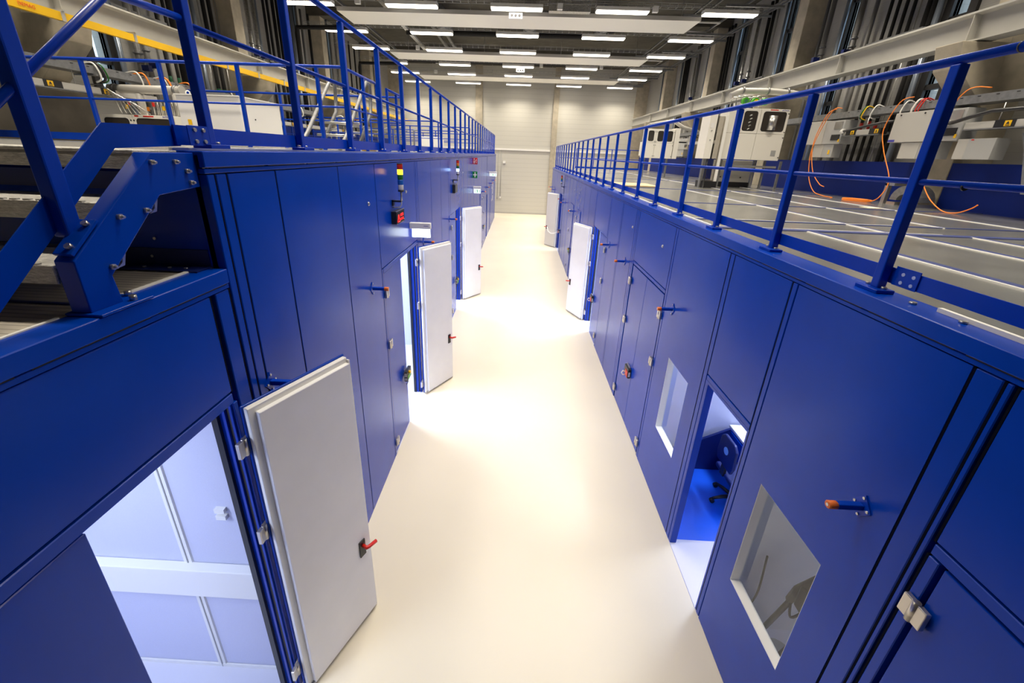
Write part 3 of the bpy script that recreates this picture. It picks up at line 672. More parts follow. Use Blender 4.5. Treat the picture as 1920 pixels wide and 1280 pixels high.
# ------------------------------------------------------------------ railings on the deck edges
def railing(name, label, side, x, ys, zb, zt, toe0, toe1):
    s = -1 if side == 'left' else 1
    R = thing(name, label, 'railing', (x, ys[0], zb))
    for k, y in enumerate(ys):
        po = MB().box(x - .025, x + .025, y - .025, y + .025, zb + .018, zt - .02).build('post', railp, R, .006)
        bx(x - .035 - (0 if s < 0 else .03), x + .035 + (.03 if s < 0 else 0), y - .075, y + .075, zb, zb + .02).build('base_plate', railp, po, .002, 1)
        if k < 9:
            for dy in (-.052, .052): MB().cyl((x - s * .01, y + dy, zb + .02), (x - s * .01, y + dy, zb + .034), .013, 6).build('bolt', nickel, po)
    a, b = ys[0] - (1.6 if side == 'right' else .02), ys[-1] + .03
    MB().cyl((x, a, zt), (x, b, zt), .0215, 14).build('top_rail', railp, R)
    MB().cyl((x, a, (zt + zb) / 2 + .02), (x, b, (zt + zb) / 2 + .02), .015, 12).build('mid_rail', railp, R)
    bx(x + s * .027, x + s * .033, a, b, toe0, toe1).build('toe_board', railp, R)
    return R
YR = [2.23 + 1.003 * k for k in range(23)]
rr = railing('guard_railing', 'long blue guard railing along the edge of the right deck', 'right', 2.06, [1.23, .23] [::-1] + YR, ZR, 4.69, 3.60, 3.685)
for z, r in ((4.69, .0225), (4.127, .0160)): MB().cyl((2.06, 1.985, z), (2.06, 1.993, z), r, 14).build('joint_ring', blackpl, rr)
for dy, dz in ((-.10, .02), (-.16, .02), (-.10, .065), (-.16, .065)): MB().cyl((2.085, 2.23 + dy, 3.60 + dz), (2.078, 2.23 + dy, 3.60 + dz), .010, 8).build('bolt', steel, rr)
bx(2.080, 2.084, 2.04, 2.18, 3.598, 3.70).build('splice_plate', railp, rr)
YL = [2.30 + .985 * k for k in range(27)]
rl = railing('guard_railing', 'long blue guard railing along the edge of the left deck', 'left', -1.71, YL, ZL + .012, 5.30, 4.19, 4.275)
for y in (2.22, 7.0, 11.5):
    bx(-1.752, -1.742, y - .1, y + .02, 4.185, 4.28).build('splice_plate', railp, rl)
bx(-1.676, -1.672, 2.12, 2.26, 4.185, 4.28).build('splice_plate', railp, rl)
for dy in (0, -.06):
    for dz in (0, .055): MB().cyl((-1.672, 2.16 + dy + .06, 4.205 + dz), (-1.662, 2.16 + dy + .06, 4.205 + dz), .010, 8).build('bolt', steel, rl)

# ------------------------------------------------------------------ stair from the low landing to the left deck
ld_ = thing('floor_landing', 'ribbed aluminium landing at the foot of the short stair', 'landing', (-1.75, 0, ZLOW), kind='structure')
bx(XL - .125, -6.2, -3, 2.05, ZLOW - .03, ZLOW - .003).build('ribbed_deck', ribbed, ld_)
bx(XL - .125, XL - .15, 1.62, 2.0, ZLOW - .004, ZLOW + .006).build('bright_edge', whitef, ld_); bx(XL - .125, XL - .14, -3, 1.36, ZLOW - .004, ZLOW + .005).build('bright_edge', whitef, ld_)
bx(XL - .15, -5.5, 1.50, 1.515, ZLOW - .004, ZLOW + .004).build('sheet_joint', bdark, ld_)
st = thing('stair', 'short blue steel stair with galvanised treads leading from the landing up to the left deck', 'stair', (-1.7, 1.45, ZLOW))
poly = [(1.40, 3.556), (1.40, 3.765), (1.85, 4.150), (2.10, 4.150), (2.10, 3.985), (1.845, 3.965), (1.525, 3.675), (1.535, 3.556)]
sg = MB().prism(poly, 'x', -1.655, -1.735).build('stringer', paint, st, .004, 2)
MB().prism(poly, 'x', -3.35, -3.43).build('stringer', paint, st, .004, 2)
bx(-1.60, -1.75, 1.385, 1.62, ZLOW + .001, ZLOW + .012).build('foot_plate', paint, sg, .002, 1)
for y, x in ((1.555, -1.63), (1.605, -1.70)): MB().cyl((x, y, ZLOW + .012), (x, y, ZLOW + .035), .014, 6).build('bolt', steel, sg)
for y, z in ((1.84, 4.11), (1.97, 4.11), (2.03, 4.065), (2.04, 4.01), (1.62, 3.90), (1.75, 3.91), (1.53, 3.71)):
    MB().cyl((-1.655, y, z), (-1.640, y, z), .012, 6).build('nut', nickel, sg); MB().cyl((-1.640, y, z), (-1.628, y, z), .006, 8).build('bolt', steel, sg)
for y, z in ((1.815, 3.895), (1.590, 3.695)):
    MB().prism([(y, z - .01), (y + .035, z - .005), (y + .055, z + .05), (y + .045, z + .07), (y + .028, z + .01)], 'x', -1.70, -1.694).build('bracket_tab', nickel, sg)
for y0, y1, z in ((1.395, 1.66, 3.747), (1.625, 1.90, 3.953)):
    t = MB().prism([(y0, z), (y1, z), (y1, z - .012), (y0 + .012, z - .012), (y0 + .012, z - .075), (y0, z - .075)], 'x', -1.74, -3.35).build('tread', alu, st, .003, 1)
    k = -1.80
    while k > -3.3:
        bx(k, k - .03, y0 + .004, y0 + .018, z, z + .004).build('nosing_tooth', steel, t); k -= .056
t = MB().prism([(1.855, 4.158), (2.12, 4.158), (2.12, 4.14), (1.867, 4.14), (1.867, 4.075), (1.855, 4.075)], 'x', -1.74, -3.35).build('tread', alu, st, .003, 1)
bx(-1.74, -3.35, 1.853, 1.858, 4.130, 4.140).build('nosing_line', steel, t)
bx(-1.78, -3.3, 1.90, 1.905, 3.98, 4.06).build('riser_sheet', bdark, st)
# stair rail: post on a sloped plate, flat strip, inclined rails
sr = thing('stair_railing', 'blue inclined railing bolted to the stair stringer, nearest the camera', 'railing', (-1.75, 1.5, 3.78))
sl = math.atan2(.385, .45)
Rs = Matrix.Rotation(sl, 3, 'X')
pp = MB().obx((-1.695, 1.470, 3.842), (.075, .17, .014), Rs).build('base_plate', paint, sr, .002, 1)
for d_ in (-.055, .055): MB().cyl(Vector((-1.680, 1.470 + d_ * math.cos(sl), 3.846 + d_ * math.sin(sl))), Vector((-1.680, 1.470 + d_ * math.cos(sl) - .012, 3.846 + d_ * math.sin(sl) + .014)), .012, 6).build('bolt', nickel, pp)
bx(-1.775, -1.715, 1.465, 1.525, 3.84, 4.93).build('post', railp, sr, .007)
for zo in (4.40, 4.95):
    a = (-1.745, 1.94, zo + .37); b = (-1.745, 1.06, zo - .37 - .04)
    MB().tube([(-1.71, 2.28, zo + .375 + (0 if zo < 4.6 else -.02)), (-1.735, 2.0, zo + .373), a, b], .0165 if zo < 4.6 else .0215, 12).build('mid_rail' if zo < 4.6 else 'top_rail', railp, sr)
MB().prism([(2.16, 4.275), (1.765, 4.265), (1.10, 3.665), (0.55, 3.665), (0.55, 3.56), (1.135, 3.56), (1.795, 4.165), (2.16, 4.18)], 'x', -1.757, -1.763).build('toe_board', paint, sr)

# ------------------------------------------------------------------ railings further back on the left deck
def cross_rail(name, label, pts_rail, posts, zb, zt, toe=True):
    R = thing(name, label, 'railing', (posts[0][0], posts[0][1], zb))
    MB().tube([(p[0], p[1], zt) for p in pts_rail], .0215, 10).build('top_rail', railp, R)
    MB().tube([(p[0], p[1], (zt + zb) / 2 + .04) for p in pts_rail], .015, 10).build('mid_rail', railp, R)
    for (x, y) in posts: bx(x - .022, x + .022, y - .022, y + .022, zb, zt - .015).build('post', railp, R)
    if toe:
        for a, b in zip(pts_rail[:-1], pts_rail[1:]):
            dx, dy = abs(a[0] - b[0]), abs(a[1] - b[1])
            if dx > dy: bx(a[0], b[0], a[1] + .024, a[1] + .03, zb + .02, zb + .12).build('toe_board', railp, R)
            else: bx(a[0] - .03, a[0] - .024, a[1], b[1], zb + .02, zb + .12).build('toe_board', railp, R)
    return R
cross_rail('deck_railing', 'blue railing across the left deck in front of the white unit, turning beside the ladder', [(-8.4, 6.37), (-2.62, 6.37), (-2.58, 6.42), (-2.58, 7.84)], [(-8.4, 6.37), (-7.52, 6.37), (-6.38, 6.37), (-5.24, 6.37), (-4.10, 6.37), (-2.95, 6.37), (-2.58, 7.15), (-2.58, 7.82)], ZL, 5.27)
cross_rail('deck_railing', 'blue railing across the left deck behind the ladder', [(-7.4, 9.64), (-2.62, 9.64), (-2.6, 9.6), (-2.6, 8.42)], [(-7.4, 9.64), (-6.3, 9.64), (-5.35, 9.64), (-4.50, 9.64), (-3.6, 9.64), (-2.6, 9.05), (-2.6, 8.45)], ZL, 5.27)
for i, (y, x0, x1) in enumerate(((15.6, -7.9, -3.0), (18.4, -5.6, -2.2), (21.5, -7.5, -3.2), (24.0, -6.5, -2.4))):
    n = 4; cross_rail('deck_railing', 'blue cross railing far back on the left deck, %s behind the ladder' % ORD[i], [(x0, y), (x1, y)], [(x0 + (x1 - x0) * k / n, y) for k in range(n + 1)], ZL, 5.2 - .02 * i, False)
cross_rail('deck_railing', 'blue railing along the wall side of the left deck', [(-7.9, 10.2), (-7.9, 24)], [(-7.9, 10.2 + 1.5 * k) for k in range(10)], ZL, 4.95, False)
lad = thing('deck_ladder', 'silver aluminium ladder handrails rising through the left deck opening', 'ladder', (-2.8, 7.2, 4.2))
for x in (-2.72, -3.35):
    MB().tube([(x, 6.35, 4.17), (x, 6.70, 4.42), (x, 7.55, 5.16), (x, 7.70, 5.27), (x, 7.84, 5.27), (x, 7.88, 5.18), (x, 7.82, 4.80), (x, 7.05, 4.17)], .03, 10).build('handrail', galv, lad)
for k in range(3): MB().cyl((-2.72, 6.75 + .25 * k, 4.19 + .2 * k), (-3.35, 6.75 + .25 * k, 4.19 + .2 * k), .02, 8).build('rung', steel, lad)
for y0, y1 in ((7.25, 7.8), (8.1, 8.7)):
    tag(bx(-2.66, -2.72, y0, y1, ZL, ZL + .022).build('edge_profile', yellow), 'yellow edge strip on the left deck %s the ladder opening' % ('before' if y0 < 8 else 'after'), 'edge strip')

# ------------------------------------------------------------------ equipment on the left deck
u = thing('air_unit', 'large white cabinet unit standing on the left deck behind the cross railing', 'air handling unit', (-5.0, 7.6, ZL))
bx(-5.58, -4.565, 6.98, 8.16, ZL, 4.915).build('housing', whitebox, u, .012)
bx(-5.262, -5.258, 6.976, 6.984, ZL + .02, 4.9).build('door_gap', greymid, u)
bx(-5.60, -4.545, 6.96, 8.18, 4.91, 4.925).build('roof_edge', whitef, u)
bx(-5.46, -5.40, 6.974, 6.98, 4.47, 4.55).build('warning_label', yellow, u)
for z in (4.3, 4.62): MB().cyl((-5.22, 6.98, z), (-5.22, 6.968, z), .014, 8).build('lock', blackpl, u)
MB().cyl((-4.566, 7.35, 4.60), (-4.556, 7.35, 4.60), .012, 8).build('lock', blackpl, u)
MB().tube([(-5.42 + .035 * math.cos(t * PI / 6), 7.05, 4.945 + .035 * math.sin(t * PI / 6)) for t in range(13)], .008, 6).build('lifting_eye', whitef, u)
def gas_cabinet(name, label, x0, y, doors, z0, z1, zsplit, depth=.45, logo=True):
    g = thing(name, label, 'gas cabinet', (x0, y, z0))
    xs = [x0] + [x0 + sum(doors[:i + 1]) for i in range(len(doors))]
    bx(xs[0], xs[-1], y + .02, y + depth, z0, z1).build('body', cream, g, .006)
    for i, (a, b) in enumerate(zip(xs[:-1], xs[1:])):
        win = (b - a) > .35
        d = bx(a + .004, b - .004, y, y + .022, zsplit + .004, z1 - .004).build('door', cream, g, .004)
        if win:
            mx, mz = .07, .06
            r_ = .06; p = []
            wa, wb, za, zb = a + mx, b - mx, zsplit + .06, z1 - mz
            for cxx, czz, a0 in ((wb - r_, zb - r_, 0), (wa + r_, zb - r_, 90), (wa + r_, za + r_, 180), (wb - r_, za + r_, 270)):
                for k in range(5):
                    t = math.radians(a0 + 22.5 * k); p.append((cxx + r_ * math.cos(t), czz + r_ * math.sin(t)))
            MB().prism(p, 'y', y - .004, y + .002).build('window_seal', blackpl, d)
            q = [(wa + .015 + (pp_[0] - wa) * (1 - .03 / (wb - wa)), za + .015 + (pp_[1] - za) * (1 - .03 / (zb - za))) for pp_ in p]
            MB().prism(q, 'y', y - .007, y - .003).build('window_pane', smoked, d)
        for z in (zsplit + .05, z1 - .10): MB().cyl((a + .03 if i % 2 else b - .03, y, z), (a + .03 if i % 2 else b - .03, y - .014, z), .013, 8).build('latch', blackpl, d)
        d2_ = bx(a + .004, b - .004, y, y + .022, z0 + .004, zsplit - .004).build('door', cream, g, .004)
        for z in (zsplit - .08, z0 + .08): MB().cyl((a + .03 if i % 2 else b - .03, y, z), (a + .03 if i % 2 else b - .03, y - .014, z), .013, 8).build('latch', blackpl, d2_)
    if logo:
        bx(xs[-2] + .22, xs[-2] + .42, y - .003, y, z1 - .035, z1 - .012).build('red_label', red, g)
        text_part('logo', 'INTEGA', .05, frame((xs[-1] - .12, y - .003, z1 - .028), (1, 0, 0), (0, 0, 1)), blueink, g)
    return g
gl = gas_cabinet('gas_cabinet', 'cream gas cabinet with two dark windows on the left deck', -7.95, 8.0, [.62, .80], 3.9 + .27, 4.65, 4.2)
bx(-6.52, -6.34, 8.0, 8.4, 4.17, 4.64).build('side_or_shadow_panel', cream, gl)
bx(-7.28, -7.20, 7.998, 8.0, 4.615, 4.64).build('red_label', red, gl)
ep = thing('exhaust_pipe', 'horizontal grey exhaust pipe above the left gas cabinet', 'pipe', (-7.0, 8.2, 5.1))
MB().cyl((-7.8, 8.2, 5.10), (-6.42, 8.2, 5.10), .075, 16).build('pipe_body', greyp, ep)
for x in (-7.72, -6.55): MB().cyl((x, 8.2, 5.10), (x + .05, 8.2, 5.10), .085, 16).build('clamp', galv, ep)
MB().cyl((-6.42, 8.2, 5.10), (-6.40, 8.2, 5.10), .09, 16).build('end_flange', greyp, ep)
for i, x in enumerate((-7.25, -6.55)):
    tag(MB().cyl((x, 8.2, 4.66), (x, 8.2, 5.03), .06, 12).build('branch_pipe', greyp), 'short grey branch pipe rising %s from the left gas cabinet' % ('beside the first door' if i == 0 else 'near its side panel'), 'pipe')
for k in range(7):
    tag(MB().tube([(-7.95 - .12 * 0, 7.9 + .02 * k, 5.12 - .035 * k), (-7.65, 7.9, 5.12 - .035 * k), (-7.5 + .06 * k, 7.9, 5.02 - .03 * k), (-7.45 + .09 * k, 7.95, 4.66)], .009, 6).build('gas_tube', steel), 'thin bent stainless gas tube dropping to the left gas cabinet', 'tube', 'stainless tubes left')
for k in range(6):
    x = -6.95 + .07 * k
    tag(MB().tube([(x, 8.1, 4.66), (x, 8.1, 4.82 + .025 * (k % 3)), (x + .02, 8.1, 4.88 + .02 * (k % 3)), (x + .09, 8.1, 4.88 + .02 * (k % 3)), (x + .10, 8.1, 4.80), (x + .10, 8.1, 4.66)], .008, 6).build('gas_tube', steel), 'thin stainless tube loop standing on the left gas cabinet', 'tube', 'stainless tube loops left')
for k, (x, z, m_) in enumerate(((-7.42, 4.75, yellow), (-7.36, 4.82, red), (-6.72, 4.74, yellow), (-6.9, 4.80, red), (-7.02, 4.72, seg_amber_off), (-6.6, 4.78, yellow))):
    tag(bx(x, x + .03, 8.02, 8.05, z, z + .07).build('valve_handle', m_), 'small %s valve handle among the tubes on the left gas cabinet' % ('red' if m_ is red else 'yellow' if m_ is yellow else 'orange'), 'valve', 'valve handles left')
def cable_tray(side, x, z0, z1, y0, y1, label):
    s = 1 if side == 'right' else -1
    t = thing('cable_tray', label, 'cable tray', (x, y0, z0))
    MB().prism([(x, z0), (x, z1), (x + s * .004, z1), (x + s * .004, z0 + .006), (x + s * .30, z0 + .006), (x + s * .30, z1), (x + s * .304, z1), (x + s * .304, z0)], 'y', y0, y1).build('channel', galv, t)
    k = y0 + .3
    n = 0
    while k < y1 and n < 26:
        bx(x - s * .003, x, k, k + .045, z1 - .035, z1 - .022).build('slot', blackpl, t); k += .27; n += 1
    k = y0 + .8
    while k < y1 - .3:
        bx(x - s * .05, x + s * .36, k, k + .04, z0 - .03, z0 - .003).build('bracket', galv, t); k += 1.95
    return t
cable_tray('right', 7.28, 5.22, 5.35, 3, 16, 'galvanised cable tray hanging in front of the right hall columns')
cable_tray('right', 7.28, 5.22, 5.35, 16.5, 24, 'galvanised cable tray far back along the right hall wall')
cable_tray('left', -7.55, 5.27, 5.40, 3, 16, 'galvanised cable tray hanging in front of the left hall columns')
cable_tray('left', -7.55, 5.1, 5.22, 16.5, 26, 'galvanised cable tray far back along the left hall wall')
def busbar(side, x, z, y0, y1, labels, label):
    s = 1 if side == 'right' else -1
    b = thing('busbar_trunking', label, 'busbar trunking', (x, y0, z))
    bx(x, x + s * .13, y0, y1, z, z + .10).build('trunking', greyp, b)
    bx(x - s * .01, x + s * .16, y0, y1, z - .018, z - .002).build('support_rail', galv, b)
    for y in labels:
        j = bx(x - s * .006, x + s * .135, y - .14, y + .14, z - .004, z + .106).build('joint_cover', blackpl, b)
        bx(x - s * .009, x - s * .006, y - .09, y + .0, z + .012, z + .092).build('warning_label', yellow, j)
        MB().prism([(y - .07, z + .04), (y - .02, z + .04), (y - .045, z + .082)], 'x', x - s * .0105, x - s * .009).build('warning_triangle', blackink, j)
        bx(x - s * .0105, x - s * .009, y - .075, y - .02, z + .02, z + .03).build('warning_text', blackink, j)
    for k in range(int((y1 - y0) / 2) + 1):
        y = y0 + .4 + 2 * k
        if y < y1: MB().cyl((x + s * .02, y, z - .01), (x + s * .02, y, z + .35), .006, 6).build('threaded_rod', steel, b)
    return b
busbar('right', 7.22, 4.84, 9.0, 9.98, [9.75, 9.12], 'short busbar trunking with two yellow warning labels between the two right electrical boxes')
busbar('right', 7.22, 4.83, 2.5, 7.36, [6.78, 4.0], 'busbar trunking with yellow warning label beyond the grey box on the right')
busbar('right', 7.22, 4.84, 12.4, 19.0, [14.0, 17.0], 'busbar trunking far back along the right hall wall')
busbar('left', -7.6, 4.96, 3.0, 9.0, [7.02, 7.95], 'busbar trunking with yellow warning labels beside the left gas cabinet')
busbar('left', -7.6, 4.83, 11, 22, [14.3, 15.3, 17.0, 18.3, 20.6], 'long busbar trunking with five yellow labels along the left parapet')

# ------------------------------------------------------------------ equipment on the right deck
gr = gas_cabinet('gas_cabinet', 'large cream gas cabinet with two smoked windows on the right deck', 5.30, 11.45, [.32, .48, .72], 4.27, 5.50, 4.91, .5)
bx(6.58, 6.70, 11.444, 11.45, 4.38, 4.52).build('data_plate', greymid, gr)
MB().cyl((6.42, 11.435, 5.0), (6.42, 11.435, 5.34), .10, 14).build('gas_bottle', steel, gr)
for k in range(5): MB().cyl((5.82 + .02 * (k % 2), 11.438, 5.0 + .08 * k), (5.88 + .02 * (k % 2), 11.438, 5.03 + .08 * k), .018, 8).build('regulator', steel, gr)
bs = thing('base_cabinet', 'grey base cabinet with black plinth below the right gas cabinet', 'cabinet', (6.0, 12, ZD))
bx(5.62, 6.48, 12.0, 12.5, 3.67, 4.25).build('housing', greyp, bs, .006); bx(5.60, 6.50, 11.99, 12.5, ZD + .001, 3.67).build('plinth', blackpl, bs)
bx(5.5, 6.9, 11.6, 11.66, 4.08, 4.13).build('shelf_rail', greymid, bs)
for x in (5.66, 6.22): MB().cyl((x, 11.99, 3.8), (x, 11.98, 3.8), .02, 8).build('latch', blackpl, bs)
for i, x in enumerate((5.45, 6.35, 6.62, 7.05)):
    l = thing('support_stand', 'galvanised stand leg under the right gas cabinet, %s from the camera side' % ORD[i], 'stand', (x, 11.7, ZD))
    bx(x, x + .05, 11.7, 11.75, ZD + .006, 4.26).build('leg', galv, l); bx(x - .04, x + .09, 11.65, 11.8, ZD, ZD + .008).build('foot', galv, l)
sc_ = thing('tall_cabinet', 'narrow white tall cabinet with clear side cover left of the right gas cabinet', 'cabinet', (4.75, 11, 4.26))
bx(4.66, 4.84, 11.0, 11.5, 4.26, 5.32).build('housing', cream, sc_, .006)
bx(4.70, 4.79, 10.994, 11.0, 4.98, 5.10).build('handle_plate', whitebox, sc_)
for z in (4.7, 4.92): MB().cyl((4.75, 11.0, z), (4.75, 10.985, z), .016, 8).build('latch', greymid, sc_)
bx(4.95, 5.16, 11.3, 11.55, 3.70, 5.28).build('clear_cover', acrylic, sc_)
bx(4.90, 5.25, 11.25, 11.75, ZD + .001, 3.70).build('plinth', blackpl, sc_)
bx(5.18, 5.25, 11.3, 11.4, 3.7, 5.3).build('white_pole', whitef, sc_); bx(4.86, 4.93, 11.4, 11.5, ZD, 5.25).build('steel_pole', galv, sc_)
MB().cyl((4.80, 11.05, 4.3), (4.83, 11.05, ZD + .01), .014, 8).build('cable', blackpl, sc_)
ex = thing('exhaust_manifold', 'corrugated clear exhaust pipe running above the right gas cabinet', 'pipe', (6.2, 11.7, 5.9))
MB().tube([(5.35, 11.7, 5.80), (5.6, 11.7, 5.92), (6.3, 11.7, 5.93), (6.9, 11.7, 5.90), (7.5, 11.7, 5.80)], .075, 14).build('pipe_body', greyp, ex)
for x in (5.62, 6.25, 6.75): MB().cyl((x, 11.7, 5.93), (x + .04, 11.7, 5.93), .09, 14).build('clamp', galv, ex)
for k in range(7):
    x = 5.35 + .12 * k
    tag(MB().tube([(x, 11.6, 5.50), (x, 11.6, 5.70 + .02 * (k % 3)), (x + .05, 11.6, 5.76 + .02 * (k % 3)), (x + .3, 11.62, 5.76 + .02 * (k % 3))], .010, 6).build('gas_tube', steel), 'thin stainless gas tube above the right gas cabinet', 'tube', 'stainless tubes right')
for i, x in enumerate((5.68, 5.93, 6.17)):
    v = thing('gas_valve', ['green gas valve on the right gas cabinet, first in its row', 'green gas valve with yellow cap, middle of its row', 'green gas valve on the right gas cabinet, last in its row'][i], 'valve', (x, 11.55, 5.66))
    MB().cyl((x, 11.5, 5.67), (x, 11.6, 5.67), .085, 16).build('valve_body', green, v); MB().cyl((x, 11.49, 5.67), (x, 11.5, 5.67), .045, 12).build('cap', yellow if i == 1 else dgreen, v)
g2 = gas_cabinet('gas_cabinet', 'cream gas cabinet with three dark windows far back on the right deck', 4.88, 17.0, [.36, .36, .36], 4.24, 5.30, 4.80, .5, False)
bx(5.98, 6.16, 17.0, 17.5, 4.24, 5.35).build('side_or_shadow_panel', cream, g2)
MB().tube([(5.0, 17.2, 5.45), (5.9, 17.2, 5.62), (6.3, 17.2, 5.4), (6.9, 17.2, 5.25)], .07, 12).build('exhaust_pipe', greyp, g2)
MB().tube([(4.92, 17.2, 5.30), (4.92, 17.2, 5.45), (5.0, 17.2, 5.47)], .02, 8).build('gas_tube', steel, g2)
for x in (4.95, 5.85): bx(x, x + .06, 17.2, 17.26, ZD, 4.24).build('leg', galv, g2)
def ebox(label, y0, y1, ysp, z0, z1, small):
    e = thing('electrical_box', label, 'electrical box', (7.2, y0, z0))
    bx(7.20, 7.48, y0, ysp, z0, z1 - .02).build('grey_half', greymid, e, .005)
    bx(7.19, 7.48, ysp, y1, z0, z1).build('white_half', greyp, e, .005)
    bx(7.186, 7.20, y0 + .05, y0 + .28, z1 - .2, z1 - .05).build('inspection_plate', steel, e)
    bx(7.186, 7.20, y0 + .05, y0 + .3, z0 + .08, z0 + .2).build('terminal_block', blackpl, e)
    bx(7.186, 7.19, y0 + .02, y0 + .06, z0 + .04, z0 + .1).build('warning_label', yellow, e)
    for yy in (ysp + .15, y1 - .12): MB().cyl((7.19, yy, z1 - .04), (7.18, yy, z1 - .04), .014, 8).build('lock', blackpl, e)
    if small:
        a, b = small
        bx(7.22, 7.42, a, (a + b) / 2, z0 - .29, z0 - .005).build('lower_box_grey', greymid, e, .004); bx(7.215, 7.42, (a + b) / 2, b, z0 - .29, z0 - .005).build('lower_box_white', greyp, e, .004)
        bx(7.211, 7.22, a + .08, a + .13, z0 - .22, z0 - .13).build('warning_label', yellow, e)
    return e
e1 = ebox('grey and white electrical box hanging under the right cable tray beside the gas cabinet', 9.98, 11.2, 10.55, 4.67, 5.19, (10.15, 10.8))
e2 = ebox('large grey and white electrical box behind the thick right railing post', 7.38, 8.70, 7.95, 4.66, 5.18, (7.65, 8.4))
e3 = ebox('electrical box far back along the right hall wall', 18.8, 21.0, 19.7, 4.65, 5.12, (19.2, 20.2))
bx(7.185, 7.19, 8.55, 8.69, 4.67, 4.71).build('small_label', blueink, e2)
eg = thing('grey_box', 'plain grey distribution box hung low beside the right electrical boxes', 'electrical box', (7.2, 6.8, 4.37))
bx(7.20, 7.42, 6.78, 7.18, 4.37, 4.68).build('door', greymid, eg, .005); bx(7.21, 7.42, 7.185, 7.36, 4.37, 4.68).build('side_box', greyp, eg, .005)
bx(7.196, 7.2, 7.1, 7.14, 4.655, 4.67).build('red_mark', red, eg)
tag(MB().prism([(5.2, 3.9), (6.3, 3.9), (6.5, 4.5), (6.62, 4.75), (5.5, 4.75)], 'x', 7.35, 7.7).build('sheet_duct', galv), 'slanted galvanised sheet duct at the outer edge of the right deck', 'duct')
for i, (y, ya, z, zb) in enumerate(((9.92, 9.0, 4.93, 5.02),)):
    c = tag(MB().tube([(7.17, 9.95, 4.93), (7.12, 9.7, 4.93), (7.12, 9.3, 4.99), (7.15, 8.95, 5.03), (7.25, 8.7, 5.06)], .026, 8).build('power_cable', blackpl), 'thick black power cable leaving the grey and white box beside the gas cabinet', 'cable')
tag(MB().tube([(7.18, 7.62, 4.94), (7.12, 7.45, 4.94), (7.10, 7.2, 5.0), (7.10, 6.9, 5.06), (7.12, 6.5, 5.06), (7.2, 5.8, 4.98)], .030, 8).build('power_cable', blackpl), 'thick black power cable arching out of the large box near the railing post', 'cable')
tag(MB().cyl((7.19, 9.98, 4.93), (7.15, 9.88, 4.93), .045, 10).build('cable_gland', whitef), 'white cable gland on the grey and white box beside the gas cabinet', 'cable gland')
tag(MB().cyl((7.19, 7.70, 4.94), (7.14, 7.58, 4.94), .05, 10).build('cable_gland', whitef), 'white cable gland on the large box near the railing post', 'cable gland')
tag(MB().cyl((5.5, 19.0, 4.93), (7.2, 19.0, 4.93), .03, 8).build('power_cable', blackpl), 'thick black cable far back beside the third right electrical box', 'cable')
def arc(pts, n=6):
    P = [Vector(p) for p in pts]; out = []
    for i in range(len(P) - 1):
        p0 = P[max(i - 1, 0)]; p1 = P[i]; p2 = P[i + 1]; p3 = P[min(i + 2, len(P) - 1)]
        for k in range(n):
            t = k / n
            out.append(.5 * ((2 * p1) + (p2 - p0) * t + (2 * p0 - 5 * p1 + 4 * p2 - p3) * t * t + (3 * p1 - p0 - 3 * p2 + p3) * t ** 3))
    out.append(P[-1]); return out
oc = [('orange cable looping from the tray past the gas cabinet side box to the deck', [(7.2, 10.2, 5.42), (7.1, 10.3, 5.40), (7.08, 10.5, 5.05), (7.05, 10.6, 4.5), (7.05, 10.45, 3.95), (7.05, 10.15, 3.62), (7.0, 9.75, 3.55), (6.9, 9.3, ZD + .012), (6.8, 9.2, ZD + .012)]),
      ('orange cable hanging beside the first loop and ending in the air', [(7.2, 10.35, 5.42), (7.08, 10.45, 5.3), (7.06, 10.62, 4.7), (7.06, 10.4, 4.1), (7.06, 10.05, 3.8), (7.06, 9.85, 3.74)]),
      ('orange cable dropping behind the large box into a coil on the deck', [(7.2, 8.45, 5.44), (7.1, 8.6, 5.36), (7.06, 8.72, 4.9), (7.06, 8.55, 4.5), (7.06, 8.22, 4.0), (7.0, 8.2, 3.70), (6.95, 8.35, 3.56), (6.85, 8.7, ZD + .014)]),
      ('orange cable falling from the tray in front of the large box and curling up again', [(7.25, 7.2, 5.42), (7.1, 7.42, 5.40), (7.06, 7.62, 4.9), (7.06, 7.62, 4.2), (7.06, 7.38, 3.80), (7.06, 7.05, 3.57), (7.06, 6.8, 3.55), (7.06, 6.6, 3.64), (7.06, 6.52, 3.71)])]
for lab, p in oc: tag(MB().tube(arc(p), .0085, 7).build('orange_cable', orange), lab, 'cable')
tag(MB().tube(arc([(6.85 + .22 * math.cos(t * .7) , 8.55 + .25 * math.sin(t * .7), ZD + .012 + .0018 * t) for t in range(26)], 3), .009, 6).build('cable_coil', orange), 'flat coil of orange cable lying on the right deck', 'cable')
for i, (y, m_, r) in enumerate(((6.6, whitef, .012), (9.35, whitef, .012), (8.65, whitef, .012), (8.42, whitef, .016), (8.34, red, .010), (8.28, red, .010), (9.62, seg_green, .012), (9.58, yellow, .010))):
    tag(MB().tube(arc([(7.45, y, 5.36), (7.30, y, 5.40), (7.245, y + .02, 5.30), (7.25, y + .05, 5.18), (7.35, y + .04, 5.14)]), r, 7).build('cable_loop', m_), '%s cable looping over the right cable tray, %s of the row' % ({whitef.name: 'white', red.name: 'red', seg_green.name: 'green', yellow.name: 'yellow'}[m_.name], ORD[i]), 'cable', '%s loops right tray' % m_.name)
